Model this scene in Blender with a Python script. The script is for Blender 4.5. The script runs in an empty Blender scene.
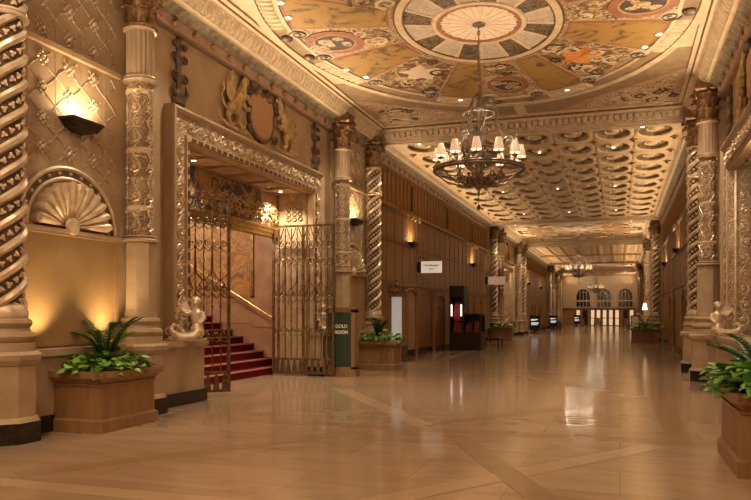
import bpy, bmesh, math, random
from math import sin, cos, pi, radians
from mathutils import Vector, Matrix, noise
random.seed(11)
S = bpy.context.scene
COL = S.collection
CX = -2.6                       # x of the hall's centre line

# ------------------------------------------------------------------ materials
def _nt(name):
    m = bpy.data.materials.new(name); m.use_nodes = True
    nt = m.node_tree
    return m, nt, nt.nodes['Principled BSDF']
def N(nt, t, **kw):
    n = nt.nodes.new(t)
    for k, v in kw.items():
        if k in n.inputs: n.inputs[k].default_value = v
        else: setattr(n, k, v)
    return n
def coords(nt, scale=(1,1,1), kind='Object'):
    tc = nt.nodes.new('ShaderNodeTexCoord'); mp = nt.nodes.new('ShaderNodeMapping')
    mp.inputs['Scale'].default_value = scale
    nt.links.new(tc.outputs[kind], mp.inputs['Vector'])
    return mp.outputs['Vector']
def ramp(nt, fac, stops):
    r = nt.nodes.new('ShaderNodeValToRGB'); e = r.color_ramp.elements
    while len(e) < len(stops): e.new(.5)
    for i, (p, c) in enumerate(stops):
        e[i].position = p; e[i].color = (*c, 1)
    nt.links.new(fac, r.inputs['Fac']); return r.outputs['Color']
def bump(nt, b, h, strength=.4, dist=.01):
    n = nt.nodes.new('ShaderNodeBump'); n.inputs['Strength'].default_value = strength
    n.inputs['Distance'].default_value = dist
    nt.links.new(h, n.inputs['Height']); nt.links.new(n.outputs['Normal'], b.inputs['Normal'])
def mat(name, c1, c2=None, rough=.5, metal=0, scale=6, bumpk=0, bscale=30, bdist=.006, spec=.5, coat=0):
    m, nt, b = _nt(name)
    b.inputs['Roughness'].default_value = rough; b.inputs['Metallic'].default_value = metal
    b.inputs['Specular IOR Level'].default_value = spec; b.inputs['Coat Weight'].default_value = coat
    v = coords(nt)
    n = N(nt, 'ShaderNodeTexNoise', Scale=scale, Detail=5.0); nt.links.new(v, n.inputs['Vector'])
    c2 = c2 or tuple(x*.75 for x in c1)
    nt.links.new(ramp(nt, n.outputs['Fac'], [(.35, c2), (.65, c1)]), b.inputs['Base Color'])
    if bumpk:
        n2 = N(nt, 'ShaderNodeTexNoise', Scale=bscale, Detail=4.0); nt.links.new(v, n2.inputs['Vector'])
        bump(nt, b, n2.outputs['Fac'], bumpk, bdist)
    return m
def carved(name, c1, c2, rough=.45, metal=.2, scale=9, dist=.02, strength=.9):
    """dense low relief of foliage: warped rings of a Voronoi as bump, patina colour in blotches"""
    m, nt, b = _nt(name)
    b.inputs['Roughness'].default_value = rough; b.inputs['Metallic'].default_value = metal
    v = coords(nt)
    w = N(nt, 'ShaderNodeTexNoise', Scale=scale*.7, Detail=2.0); nt.links.new(v, w.inputs['Vector'])
    mx = nt.nodes.new('ShaderNodeMix'); mx.data_type = 'VECTOR'; mx.inputs['Factor'].default_value = .13
    nt.links.new(v, mx.inputs[4]); nt.links.new(w.outputs['Color'], mx.inputs[5])
    vo = N(nt, 'ShaderNodeTexVoronoi', Scale=scale); nt.links.new(mx.outputs[1], vo.inputs['Vector'])
    mul = N(nt, 'ShaderNodeMath', operation='MULTIPLY'); mul.inputs[1].default_value = 22
    nt.links.new(vo.outputs['Distance'], mul.inputs[0])
    sn = N(nt, 'ShaderNodeMath', operation='SINE'); nt.links.new(mul.outputs[0], sn.inputs[0])
    bump(nt, b, sn.outputs[0], strength, dist)
    n = N(nt, 'ShaderNodeTexNoise', Scale=scale*.5, Detail=3.0); nt.links.new(v, n.inputs['Vector'])
    nt.links.new(ramp(nt, n.outputs['Fac'], [(.35, c2), (.65, c1)]), b.inputs['Base Color'])
    return m
def painted(name, base, figs, scale=3, thr=.5, rough=.55, sharp=.03):
    """painted ornament: figure colours over a ground, by warped noise thresholds"""
    m, nt, b = _nt(name); b.inputs['Roughness'].default_value = rough
    v = coords(nt)
    n = N(nt, 'ShaderNodeTexNoise', Scale=scale, Detail=4.0, Distortion=1.6); nt.links.new(v, n.inputs['Vector'])
    st = [(0, base)]; p = thr
    for c in figs:
        st.append((p-sharp, st[-1][1])); st.append((p, c)); p += .07
    nt.links.new(ramp(nt, n.outputs['Fac'], st[:30]), b.inputs['Base Color'])
    return m
def wood(name, c1, c2, rough=.45, scale=(6,6,.6), coat=.0):
    m, nt, b = _nt(name); b.inputs['Roughness'].default_value = rough; b.inputs['Coat Weight'].default_value = coat; b.inputs['Specular IOR Level'].default_value = .3
    v = coords(nt, scale)
    n = N(nt, 'ShaderNodeTexNoise', Scale=3.0, Detail=6.0, Distortion=.6); nt.links.new(v, n.inputs['Vector'])
    nt.links.new(ramp(nt, n.outputs['Fac'], [(.3, c2), (.7, c1)]), b.inputs['Base Color'])
    bump(nt, b, n.outputs['Fac'], .12, .004)
    return m
def glow(name, col, k, base=None):
    m, nt, b = _nt(name); b.inputs['Base Color'].default_value = (*(base or col), 1)
    b.inputs['Emission Color'].default_value = (*col, 1); b.inputs['Emission Strength'].default_value = k
    return m

M = {}
M['stone']   = mat('travertine_stone', (.43,.315,.20), (.35,.25,.15), .5, scale=3, bumpk=.2)
M['plaster'] = mat('tan_plaster', (.41,.29,.17), (.34,.23,.13), .6, scale=2.5, bumpk=.25, bscale=14)
M['panel']   = mat('niche_panel', (.36,.235,.11), (.31,.195,.085), .42, .1, scale=2, bumpk=.1)
M['silver']  = mat('silvered_carving', (.74,.60,.44), (.54,.41,.27), .33, .3, scale=8, bumpk=.5, bscale=45, bdist=.006)
M['core']    = carved('bronzed_core', (.13,.07,.032), (.07,.038,.017), .5, .3, 14, .01, .5)
M['relief']  = carved('carved_foliage', (.46,.34,.22), (.33,.22,.12), .45, .2, 7, .02, .8)
M['frieze']  = carved('frieze_relief', (.52,.39,.26), (.38,.26,.15), .5, .1, 9, .015, .7)
M['bronze']  = mat('gilt_bronze', (.34,.19,.08), (.13,.065,.028), .40, .5, scale=12, bumpk=.5, bscale=30)
M['iron']    = mat('wrought_iron', (.21,.16,.11), (.09,.065,.045), .42, .55, scale=14, bumpk=.3)
M['brass']   = mat('aged_brass', (.60,.42,.19), (.36,.22,.09), .32, .85, scale=10)
M['gold']    = mat('gold_leaf', (.54,.38,.18), (.34,.21,.08), .45, .3, scale=10, bumpk=.4)
M['black']   = mat('black_marble', (.010,.008,.007), (.030,.025,.022), .14, scale=7)
M['dark']    = mat('dark_metal', (.035,.022,.014), None, .45, .4)
M['void']    = mat('dark_glass', (.012,.010,.009), None, .12)
M['wood']    = wood('panelled_oak', (.34,.185,.060), (.245,.125,.038), .5)
M['woodlt']  = wood('light_oak', (.37,.21,.09), (.27,.145,.055), .4)
M['woodred'] = wood('planter_wood', (.32,.185,.085), (.22,.12,.052), .38, (3,3,.5))
M['green']   = mat('green_felt', (.025,.06,.035), (.018,.042,.025), .7, scale=5)
M['white']   = mat('white_enamel', (.85,.78,.68), (.80,.72,.62), .5)
M['carpet']  = mat('red_carpet', (.16,.012,.012), (.10,.006,.008), .95, scale=30, bumpk=.5, bscale=160, spec=.1)
M['nosing']  = mat('stair_nosing', (.60,.30,.22), (.50,.24,.17), .5)
M['marble']  = mat('rose_marble', (.52,.33,.22), (.42,.24,.15), .3, scale=2.5)
M['leaf']    = mat('pothos_leaf', (.24,.48,.075), (.10,.27,.03), .38, scale=5)
M['leafdk']  = mat('zz_leaf', (.08,.22,.035), (.03,.11,.018), .32, scale=6)
M['soil']    = mat('soil', (.03,.018,.01), None, .9)
M['ceil']    = mat('ceiling_plaster', (.45,.29,.145), (.37,.23,.11), .6, scale=2, bumpk=.3, bscale=20)
M['umber']   = mat('umber_paint', (.25,.155,.08), (.18,.105,.05), .6, scale=4)
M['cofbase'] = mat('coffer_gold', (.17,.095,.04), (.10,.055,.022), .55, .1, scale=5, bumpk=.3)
M['cream']   = mat('cream_paint', (.50,.355,.215), (.40,.275,.16), .6, scale=4)
M['peach']   = mat('peach_paint', (.38,.22,.115), (.29,.16,.08), .6, scale=4)
M['rust']    = mat('rust_paint', (.27,.105,.05), (.19,.07,.032), .6, scale=6)
M['golddk']  = carved('dark_gold_molding', (.20,.11,.035), (.11,.06,.02), .45, .4, 18, .01, .6)
M['verd']    = carved('verdigris_foliage', (.33,.24,.15), (.17,.115,.06), .5, .2, 12, .015, .8)
M['ochre']   = painted('ochre_field', (.27,.145,.036), [(.21,.11,.026),(.10,.055,.018),(.27,.145,.036),(.30,.17,.05)], 1.8, .54, sharp=.02)
M['mosaic']  = painted('dark_arabesque', (.035,.022,.013), [(.24,.15,.07),(.03,.02,.012),(.20,.12,.05),(.03,.02,.012)], 11, .51, sharp=.015)
M['grisail'] = painted('grey_arabesque', (.44,.33,.23), [(.26,.20,.15),(.45,.34,.24),(.24,.18,.13)], 9, .47, sharp=.015)
M['figure']  = painted('dark_figures', (.12,.065,.028), [(.20,.12,.05),(.46,.30,.16),(.16,.08,.035),(.42,.26,.13)], 3.6, .50, sharp=.02)
M['figlt']   = painted('pale_figures', (.46,.30,.16), [(.24,.13,.06),(.50,.34,.19),(.05,.035,.025),(.40,.24,.12)], 3.4, .43, sharp=.02)
M['scrollp'] = painted('scroll_painting', (.20,.115,.052), [(.40,.27,.145),(.15,.08,.034),(.36,.23,.12),(.09,.05,.024)], 3.8, .42, sharp=.02)
M['blush']   = painted('blush_cloud', (.56,.41,.28), [(.50,.35,.23),(.58,.43,.30)], 3, .5)
M['ember']   = painted('orange_drapery', (.50,.16,.03), [(.58,.22,.05),(.36,.10,.02)], 3, .45)
M['navy']    = mat('navy_ground', (.055,.038,.028), None, .6)
M['tapest']  = painted('tapestry_figures', (.075,.065,.085), [(.13,.09,.07),(.46,.28,.12),(.25,.13,.07),(.50,.33,.16),(.08,.06,.08)], 2.3, .46, sharp=.02)
M['mural']   = painted('landscape_mural', (.46,.22,.07), [(.54,.30,.11),(.32,.17,.06),(.50,.27,.10),(.24,.15,.07)], 1.6, .42, sharp=.05)
M['crestred']= mat('crest_red', (.42,.20,.11), (.40,.25,.12), .55, .1, scale=9, bumpk=.4)
M['bronzegr']= mat('grey_bronze', (.16,.11,.07), (.09,.06,.035), .45, .4, scale=10, bumpk=.4)
M['pinkst']  = mat('rose_fascia', (.36,.22,.14), (.28,.165,.10), .55, scale=5)
M['shade']   = glow('lamp_shade', (1.0,.60,.36), .40, (.8,.62,.45))
M['bulb']    = glow('bulb_glow', (1.0,.82,.58), 12)
M['striplt'] = glow('strip_glow', (1.0,.80,.70), 2.0)
M['signglow'] = glow('sign_face_added_glow', (1.0,.86,.70), .42, (.85,.78,.68))  # glow added to lighten the sign face; no lamp inside
M['signglowdim'] = glow('sign_face_faint_added_glow', (1.0,.72,.52), .14, (.75,.62,.5))  # fainter glow added to the second sign's face
M['vitrglow'] = glow('vitrine_glass_added_glow', (.80,.88,.92), .17, (.7,.72,.72))  # added glow brightens the pane; the case holds no lamp
M['lampsh']  = glow('warm_lamp_shade', (1.0,.74,.46), 2.2, (.8,.7,.55))
M['led']     = glow('downlight_glow', (1.0,.84,.62), 14)
M['screen']  = glow('screen_text', (.85,.95,1.0), .55)
M['doorlit'] = glow('lit_door_glass', (1.0,.72,.45), .45)
M['redgoods']= mat('red_goods', (.42,.025,.04), (.25,.012,.03), .5, scale=14)
M['glassy']  = mat('pale_glass', (.80,.82,.80), (.55,.58,.56), .3, scale=3)

# floor: big travertine slabs, faint diagonal and border bands, high polish
def floor_mat():
    m, nt, b = _nt('polished_travertine')
    b.inputs['Roughness'].default_value = .13; b.inputs['Specular IOR Level'].default_value = .75
    v = coords(nt)
    br = N(nt, 'ShaderNodeTexBrick', Scale=1.0); br.offset = .5
    br.inputs['Brick Width'].default_value = 1.9; br.inputs['Row Height'].default_value = .95
    br.inputs['Mortar Size'].default_value = .004; br.inputs['Bias'].default_value = 0
    br.inputs['Color1'].default_value = (.46,.335,.23,1); br.inputs['Color2'].default_value = (.40,.285,.19,1)
    br.inputs['Mortar'].default_value = (.32,.21,.13,1)
    nt.links.new(v, br.inputs['Vector'])
    v2 = coords(nt, (.7,2.2,1))
    n = N(nt, 'ShaderNodeTexNoise', Scale=1.4, Detail=7.0, Distortion=1.2); nt.links.new(v2, n.inputs['Vector'])
    mx = nt.nodes.new('ShaderNodeMix'); mx.data_type='RGBA'; mx.blend_type='MULTIPLY'; mx.inputs['Factor'].default_value=.75
    nt.links.new(br.outputs['Color'], mx.inputs[6])
    nt.links.new(ramp(nt, n.outputs['Fac'], [(.3,(.78,.76,.74)),(.6,(1,1,1))]), mx.inputs[7])
    nt.links.new(mx.outputs[2], b.inputs['Base Color'])
    n3 = N(nt, 'ShaderNodeTexNoise', Scale=.9, Detail=3.0); nt.links.new(v, n3.inputs['Vector'])
    mr = N(nt, 'ShaderNodeMapRange'); mr.inputs['To Min'].default_value=.07; mr.inputs['To Max'].default_value=.17
    nt.links.new(n3.outputs['Fac'], mr.inputs['Value']); nt.links.new(mr.outputs[0], b.inputs['Roughness'])
    bump(nt, b, n.outputs['Fac'], .03, .01)
    return m
M['floor'] = floor_mat()
M['band']  = mat('floor_band', (.37,.25,.155), (.33,.22,.135), .16, scale=2, spec=.7)
M['bandlt']= mat('floor_band_light', (.50,.36,.245), (.46,.33,.22), .16, scale=2, spec=.7)

# ------------------------------------------------------------------ mesh builder
class MB:
    def __init__(s, T=None): s.v=[]; s.f=[]; s.T=T
    def add(s, vs, fs):
        o=len(s.v); s.v += [tuple(p) for p in vs]; s.f += [tuple(i+o for i in f) for f in fs]; return s
    def box(s, x0,x1,y0,y1,z0,z1):
        return s.add([(x0,y0,z0),(x1,y0,z0),(x1,y1,z0),(x0,y1,z0),(x0,y0,z1),(x1,y0,z1),(x1,y1,z1),(x0,y1,z1)],
                     [(0,3,2,1),(4,5,6,7),(0,1,5,4),(1,2,6,5),(2,3,7,6),(3,0,4,7)])
    def frus(s, cx,cy,z0,z1,a0,b0,a1,b1):
        return s.add([(cx-a0,cy-b0,z0),(cx+a0,cy-b0,z0),(cx+a0,cy+b0,z0),(cx-a0,cy+b0,z0),(cx-a1,cy-b1,z1),(cx+a1,cy-b1,z1),(cx+a1,cy+b1,z1),(cx-a1,cy+b1,z1)],
                     [(0,3,2,1),(4,5,6,7),(0,1,5,4),(1,2,6,5),(2,3,7,6),(3,0,4,7)])
    def lathe(s, prof, n=24, c=(0,0,0), rot=0, sx=1, sy=1, a0=0, a1=2*pi, cap=True):
        full = abs(a1-a0-2*pi)<1e-6; m = n if full else n+1
        vs=[]; fs=[]
        for r,z in prof:
            for i in range(m):
                a=rot+a0+(a1-a0)*i/n; vs.append((c[0]+r*cos(a)*sx, c[1]+r*sin(a)*sy, c[2]+z))
        for k in range(len(prof)-1):
            for i in range(n):
                j=(i+1)%m if full else i+1
                fs.append((k*m+i,k*m+j,(k+1)*m+j,(k+1)*m+i))
        if cap and full:
            fs.append(tuple(range(m-1,-1,-1))); fs.append(tuple((len(prof)-1)*m+i for i in range(m)))
        return s.add(vs,fs)
    def tube(s, pts, r, n=6, closed=False, flat=1.0, flatn=None):
        """tube along pts; r number or list; flat squeezes along flatn"""
        P=[Vector(p) for p in pts]; L=len(P); R=r if isinstance(r,(list,tuple)) else [r]*L
        vs=[]; fs=[]; up=None
        for i,p in enumerate(P):
            if closed: t=P[(i+1)%L]-P[i-1]
            else: t=P[min(i+1,L-1)]-P[max(i-1,0)]
            if t.length<1e-9: t=Vector((0,0,1))
            t.normalize()
            if up is None:
                a=Vector((0,0,1)) if abs(t.z)<.9 else Vector((1,0,0)); up=t.cross(a).normalized()
            up=(up-t*up.dot(t))
            if up.length<1e-6: up=t.orthogonal()
            up.normalize(); w=t.cross(up)
            for k in range(n):
                a=2*pi*k/n; d=(up*cos(a)+w*sin(a))*R[i]
                if flatn is not None:
                    fn=Vector(flatn); d=d-fn*d.dot(fn)*(1-flat)
                vs.append(tuple(p+d))
        M_=L if closed else L-1
        for i in range(M_):
            j=(i+1)%L
            for k in range(n):
                q=(k+1)%n; fs.append((i*n+k,i*n+q,j*n+q,j*n+k))
        if not closed:
            fs.append(tuple(range(n-1,-1,-1))); fs.append(tuple((L-1)*n+k for k in range(n)))
        return s.add(vs,fs)
    def ball(s, c, r, n=8, m=6, sx=1, sy=1, sz=1):
        vs=[(c[0],c[1],c[2]-r*sz)]
        for j in range(1,m):
            a=-pi/2+pi*j/m
            for i in range(n):
                b=2*pi*i/n; vs.append((c[0]+r*sx*cos(a)*cos(b), c[1]+r*sy*cos(a)*sin(b), c[2]+r*sz*sin(a)))
        vs.append((c[0],c[1],c[2]+r*sz)); fs=[]
        for i in range(n): fs.append((0,1+(i+1)%n,1+i))
        for j in range(m-2):
            for i in range(n):
                a=1+j*n+i; b=1+j*n+(i+1)%n; fs.append((a,b,b+n,a+n))
        e=len(vs)-1; q=1+(m-2)*n
        for i in range(n): fs.append((e,q+i,q+(i+1)%n))
        return s.add(vs,fs)
    def prism(s, poly, f0, f1):
        """poly: 2D outline; f0/f1 map (a,b)->3D for the two ends"""
        n=len(poly); vs=[f0(*p) for p in poly]+[f1(*p) for p in poly]
        fs=[tuple(range(n-1,-1,-1)), tuple(range(n,2*n))]+[(i,(i+1)%n,n+(i+1)%n,n+i) for i in range(n)]
        return s.add(vs,fs)
    def sweep(s, prof, path, closed=False):
        """open/closed profile list of 2D swept through frames: path = list of functions (a,b)->3D"""
        n=len(prof); vs=[]; fs=[]
        for fr in path: vs += [fr(*p) for p in prof]
        for i in range(len(path)-(0 if closed else 1)):
            j=(i+1)%len(path)
            for k in range(n-1): fs.append((i*n+k,i*n+k+1,j*n+k+1,j*n+k))
        return s.add(vs,fs)
    def build(s, name, m, parent=None, smooth=False, loc=None, kind=None, keepn=False):
        me=bpy.data.meshes.new(name); vs=s.v if s.T is None else [s.T(*p) for p in s.v]
        me.from_pydata(vs,[],s.f)
        if not keepn:
            bm=bmesh.new(); bm.from_mesh(me); bmesh.ops.recalc_face_normals(bm,faces=bm.faces); bm.to_mesh(me); bm.free()
        if smooth:
            me.polygons.foreach_set('use_smooth',[True]*len(me.polygons))
            try: me.set_sharp_from_angle(angle=radians(40))
            except Exception: pass
        me.materials.append(M[m] if isinstance(m,str) else m)
        o=bpy.data.objects.new(name,me); COL.objects.link(o)
        if parent is not None: o.parent=parent
        if loc: o.location=loc
        if kind: o['kind']=kind
        return o
def tag(o, label, cat, group=None, kind=None):
    if label: o['label']=label
    if cat: o['category']=cat
    if group: o['group']=group
    if kind: o['kind']=kind
    return o
def thing(name, label, cat, loc=(0,0,0), rot=0, group=None):
    o=bpy.data.objects.new(name,None); COL.objects.link(o); o.location=loc; o.rotation_euler=(0,0,rot); o.empty_display_size=.1
    return tag(o,label,cat,group)
def copy_tree(o, parent=None):
    c=o.copy(); COL.objects.link(c)
    if parent is not None: c.parent=parent
    for ch in list(o.children): copy_tree(ch,c)
    return c
def dup(o, loc, rot, label, group=None):
    c=copy_tree(o); c.location=loc; c.rotation_euler=(0,0,rot); c['label']=label
    if group: c['group']=group
    elif 'group' in c: del c['group']
    return c
def struct(name, mb, m, smooth=False): return mb.build(name, m, kind='structure', smooth=smooth)

def spiral2(cx, cy, r0, r1, a0, turns, n=14):
    out=[]
    for i in range(n+1):
        t=i/n; r=r0+(r1-r0)*t; a=a0+turns*2*pi*t; out.append((cx+r*cos(a), cy+r*sin(a)))
    return out
def vine(mb, L, W, f, r=.012, pitch=None, n=12, k=4):
    """scrolling acanthus vine of length L, half-width W, mapped by f(u,v,h)->3D; relief of tubes and leaf blobs"""
    pitch = pitch or W*3.2; c=max(1,round(L/pitch)); p=L/c
    st=[]; steps=8
    for i in range(c*steps+1):
        u=i/steps*p; st.append(f(u, W*.55*sin(pi*u/p), r*.4))
    mb.tube(st, r*.8, k)
    for i in range(c):
        s=1 if i%2==0 else -1; cu=(i+.5)*p; cv=-s*W*.15
        sp=spiral2(cu, cv, W*.78, W*.12, -s*pi*.9, -s*1.35, n)
        mb.tube([f(a,b,r*.5) for a,b in sp], [r*(1.15-.5*j/len(sp)) for j in range(len(sp))], k)
        c3=f(cu,cv,r*.8); mb.ball(c3, r*1.9, 6, 4)
        for q in range(3):
            a=(q/3)*2*pi+i; u1,v1=cu+cos(a)*W*.95, max(-W,min(W,cv+sin(a)*W*.95))
            u0,v0=cu+cos(a)*W*.6, cv+sin(a)*W*.6
            mb.tube([f(u0,v0,r*.4), f((u0+u1)/2+W*.08,(v0+v1)/2,r), f(u1,v1,r*.3)], [r*.5,r*1.3,r*.3], k)
# ------------------------------------------------------------------ the setting
UC = [14.13, 50.70, 87.25]          # centres of the three ornamented portal bays
UH = 7.06                            # half distance between the outer twisted columns
YN, YF = -8.0, 104.0
def TS(side): return lambda q,y,z: (CX-side*q, y, z)
# floor with its border bands
fl=MB().box(-14.5,9.3,YN-.5,YF+.5,-.2,0); floor=fl.build('floor','floor',kind='structure')
def flat_band(name, pts, m, z=.0015):
    mb=MB().prism(pts, lambda a,b:(a,b,.0002), lambda a,b:(a,b,z)); o=mb.build(name,m,kind='structure'); return o
k=0
for (x0,x1,y0,y1,m) in [(-6.6,1.4,9.35,9.75,'band'),(-6.6,1.4,19.2,19.6,'band'),(-6.6,1.4,42.2,42.8,'band'),(-6.6,1.4,58.2,58.8,'band'),(-6.6,1.4,5.2,5.45,'bandlt'),
                      (-6.05,-5.75,9.75,19.2,'band'),(.55,.85,9.75,19.2,'band'),(-6.05,-5.75,20,42.2,'bandlt'),(.55,.85,20,42.2,'bandlt')]:
    k+=1; flat_band('trim_floor_%d'%k,[(x0,y0),(x1,y0),(x1,y1),(x0,y1)],m,.0015+.0004*(k%3))
# diagonal diamond figure under the painted ceiling and in front of the camera
def strip2(a,b,w):
    a=Vector(a);b=Vector(b);d=(b-a).normalized();n=Vector((-d.y,d.x))*w/2
    return [tuple(a+n),tuple(a-n),tuple(b-n),tuple(b+n)]
for i,(a,b) in enumerate([((-5.6,14.4),(CX,19.0)),((CX,19.0),(.4,14.4)),((.4,14.4),(CX,9.9)),((CX,9.9),(-5.6,14.4)),((-5.5,5.6),(-3.2,9.2)),((-2.0,5.6),(.4,9.2)),((-2.0,9.2),(-.3,5.6))]):
    flat_band('trim_floor_diagonal_%d'%(i+1), strip2(a,b,.28), 'bandlt' if i%2 else 'band', .0030+.0004*i)

PC,PB = [],[]
FASC=[(4.9,6.50),(4.72,6.52),(4.72,6.68)]
FOL =[(4.72,6.68),(4.66,6.70),(4.60,6.78),(4.52,6.82)]
PALE=[(4.52,6.82),(4.50,6.85),(4.44,6.86)]
BAND=[(4.44,6.86),(4.26,7.08)]
FIL =[(4.26,7.08),(4.24,7.11),(4.18,7.12)]
GOLD=[(4.18,7.12),(4.14,7.16),(4.06,7.20)]
def fr(T,y): return lambda a,b: T(a,y,b)
for side,nm in ((1,'left'),(-1,'right')):
    T=TS(side)
    for pr,m,n2 in ((FASC,'pinkst','fascia'),(FOL,'verd','foliage'),(PALE,'cream','fillet'),(BAND,'frieze','relief'),(FIL,'cream','bead'),(GOLD,'golddk','gilt')):
        mb=MB().sweep(pr,[fr(T,YN),fr(T,YF)])
        if n2=='fascia':
            y=YN+.4
            while y<YF:
                mb.add([T(4.9,y-.05,6.51),T(4.68,y-.05,6.53),T(4.68,y+.05,6.53),T(4.68,y-.05,6.67),T(4.68,y+.05,6.67),T(4.72,y-.05,6.67),T(4.72,y+.05,6.67),T(4.72,y-.05,6.53),T(4.72,y+.05,6.53)],
                       [(1,2,4,3),(3,4,6,5),(1,3,5,7),(2,8,6,4),(1,7,8,2)])
                y+=.62
        struct('trim_%s_cornice_%s'%(nm,n2),mb,m)
    # egg-like beads along the relief band and dark dentils on the fascia
    mb=MB(); y=4.0
    while y<60:
        mb.add([T(q,yy,z) for q,z in ((4.42,6.875),(4.28,7.065)) for yy in (y-.05,y+.05)]+[T(4.335,y,6.94)],[(0,1,4),(1,3,4),(3,2,4),(2,0,4)]); y+=.17
    struct('trim_%s_cornice_eggs'%nm,mb,'cream')
    mb=MB(); y=4.1
    while y<60:
        mb.box(*sorted((T(4.70,0,0)[0],T(4.73,0,0)[0])),y-.045,y+.045,6.56,6.64) if False else mb.ball(T(4.715,y,6.6),.06,6,4); y+=.62
    struct('trim_%s_cornice_studs'%nm,mb,'bronze')

# walls ---------------------------------------------------------------
BAYS=[(YN,UC[0]-UH-.35),(UC[0]+UH+.35,UC[1]-UH-.35),(UC[1]+UH+.35,UC[2]-UH-.35),(UC[2]+UH+.35,YF)]
for side,nm in ((1,'left'),(-1,'right')):
    T=TS(side); n=0
    def B(mb,q0,q1,y0,y1,z0,z1):
        x=sorted((T(q0,0,0)[0],T(q1,0,0)[0])); mb.box(x[0],x[1],y0,y1,z0,z1)
    wb=MB(); 
    for i,(a,b) in enumerate(BAYS):
        B(wb,4.9,5.15,a,b,0,7.3)
    w=struct('wall_'+nm,wb,'wood')
    for i,c in enumerate(UC):
        nb=MB()
        for s in (-1,1):
            y0,y1=sorted((c+s*(UH+.35),c+s*(UH-2.65))); B(nb,4.75,5.15,y0,y1,0,7.3)
        o=nb.build('wall_%s_niche'%nm,'stone',kind='structure')
        pb=MB(); h=UH-2.65
        cp=c+.18; B(pb,4.9,5.15,c-h,cp-2.85,0,7.3); B(pb,4.9,5.15,cp+2.85,c+h,0,7.3); B(pb,4.9,5.15,cp-2.85,cp+2.85,4.65,7.3)
        pb.build('wall_%s_portal'%nm,'plaster',kind='structure')
        # dado: low pedestal wall with cap and black plinth
        for part,q0,q1,z0,z1,m in (('body',4.75,4.56,.22,1.0,'stone'),('cap',4.75,4.50,1.0,1.09,'stone'),('plinth',4.75,4.53,0,.22,'black')):
            mb=MB()
            for s in (-1,1):
                y0,y1=sorted((c+s*(UH-.25),c+s*(UH-2.4))); B(mb,q0,q1,y0,y1,z0,z1)
                d=-.06 if part!='body' else 0
                y0,y1=sorted((c+s*(UH-2.55),c+s*((2.6 if (s<0 or side<0) else 2.95)+d))); B(mb,4.9,q1-.06,y0,y1,z0,z1)
            if part=='cap':
                for s in (-1,1):
                    y0,y1=sorted((c+s*(UH-2.5),c+s*(2.57 if (s<0 or side<0) else 2.92))); B(mb,4.9,4.47,y0,y1,.955,1.0)
            mb.build('baseboard_%s_%s'%(nm,part),m,kind='structure')
# wall behind the camera and at the far end
struct('wall_back',MB().box(-7.8,2.6,YN-.2,YN,0,7.3),'plaster')

# ceilings -------------------------------------------------------------
def crossbeam(y0,y1,idx):
    """profiled beam across the hall: relief face towards y0, flat soffit, bevel towards y1"""
    for pr,m,nn in ((GOLD,'golddk','gilt'),(FIL,'cream','bead'),(BAND,'frieze','relief'),(PALE,'cream','fillet')):
        mb=MB()
        for (yy,sg) in ((y0,1),(y1,-1)):
            mb.sweep([(yy+sg*(4.06-q)*-1*-1 if False else yy+sg*(q-4.06),z-.0) for q,z in pr],[lambda a,b:(CX-4.46,a,b),lambda a,b:(CX+4.46,a,b)])
        struct('trim_beam_%d_%s'%(idx,nn),mb,m)
    a,b=y0+.44,y1-.44
    mb=MB(); x=CX-4.1
    while x<CX+4.1: mb.frus(x,y0+.30,6.90,7.02,.045,.05,.055,.10); x+=.17
    mb.box(CX-4.3,CX+4.3,y0+.40,y0+.46,6.84,6.87)
    struct('trim_beam_%d_eggs'%idx,mb,'cream')
    mb=MB().box(CX-4.6,CX+4.6,a,b,6.80,7.3); mb.box(CX-4.6,CX+4.6,a+.1,b-.1,6.76,6.83); struct('trim_beam_%d'%idx,mb,'cream')
crossbeam(20.95,22.25,1); crossbeam(42.3,43.9,2); crossbeam(57.5,58.7,3); crossbeam(79.2,80.45,4); crossbeam(94.1,95.2,5); crossbeam(6.0,7.31,6)
# plain and ribbed bays
def slab(i,y0,y1,z,m='ceil'): return struct('ceiling_%d'%i,MB().box(CX-4.6,CX+4.6,y0,y1,z,z+.2),m)
slab(1,YN,6.5,7.2)
def ribbed(i,y0,y1,z):
    o=slab(i,y0,y1,z)
    r=MB(); nb=8
    for j in range(nb+1):
        x=CX-4.1+8.2*j/nb; r.box(x-.05,x+.05,y0,y1,z-.10,z)
        r.box(x-.12,x+.12,y0,y1,z-.05,z)
    ny=max(1,round((y1-y0)/11))
    for j in range(ny+1):
        y=y0+.1+(y1-y0-.2)*j/ny; r.box(CX-4.3,CX+4.3,y-.1,y+.1,z-.18,z)
    rr=r.build('ceiling_rib','woodlt',o); rr['kind']='structure'
    p=MB()
    for j in range(nb):
        x=CX-4.1+8.2*(j+.5)/nb
        for q in range(ny):
            ya=y0+.1+(y1-y0-.2)*q/ny; yb=y0+.1+(y1-y0-.2)*(q+1)/ny; p.box(x-.24,x+.24,ya+.9,yb-.9,z-.012,z)
    pp=p.build('ceiling_panel','scrollp',o); pp['kind']='structure'
ribbed(5,58.5,79.6,7.0); ribbed(7,95.0,YF,6.9)
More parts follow.
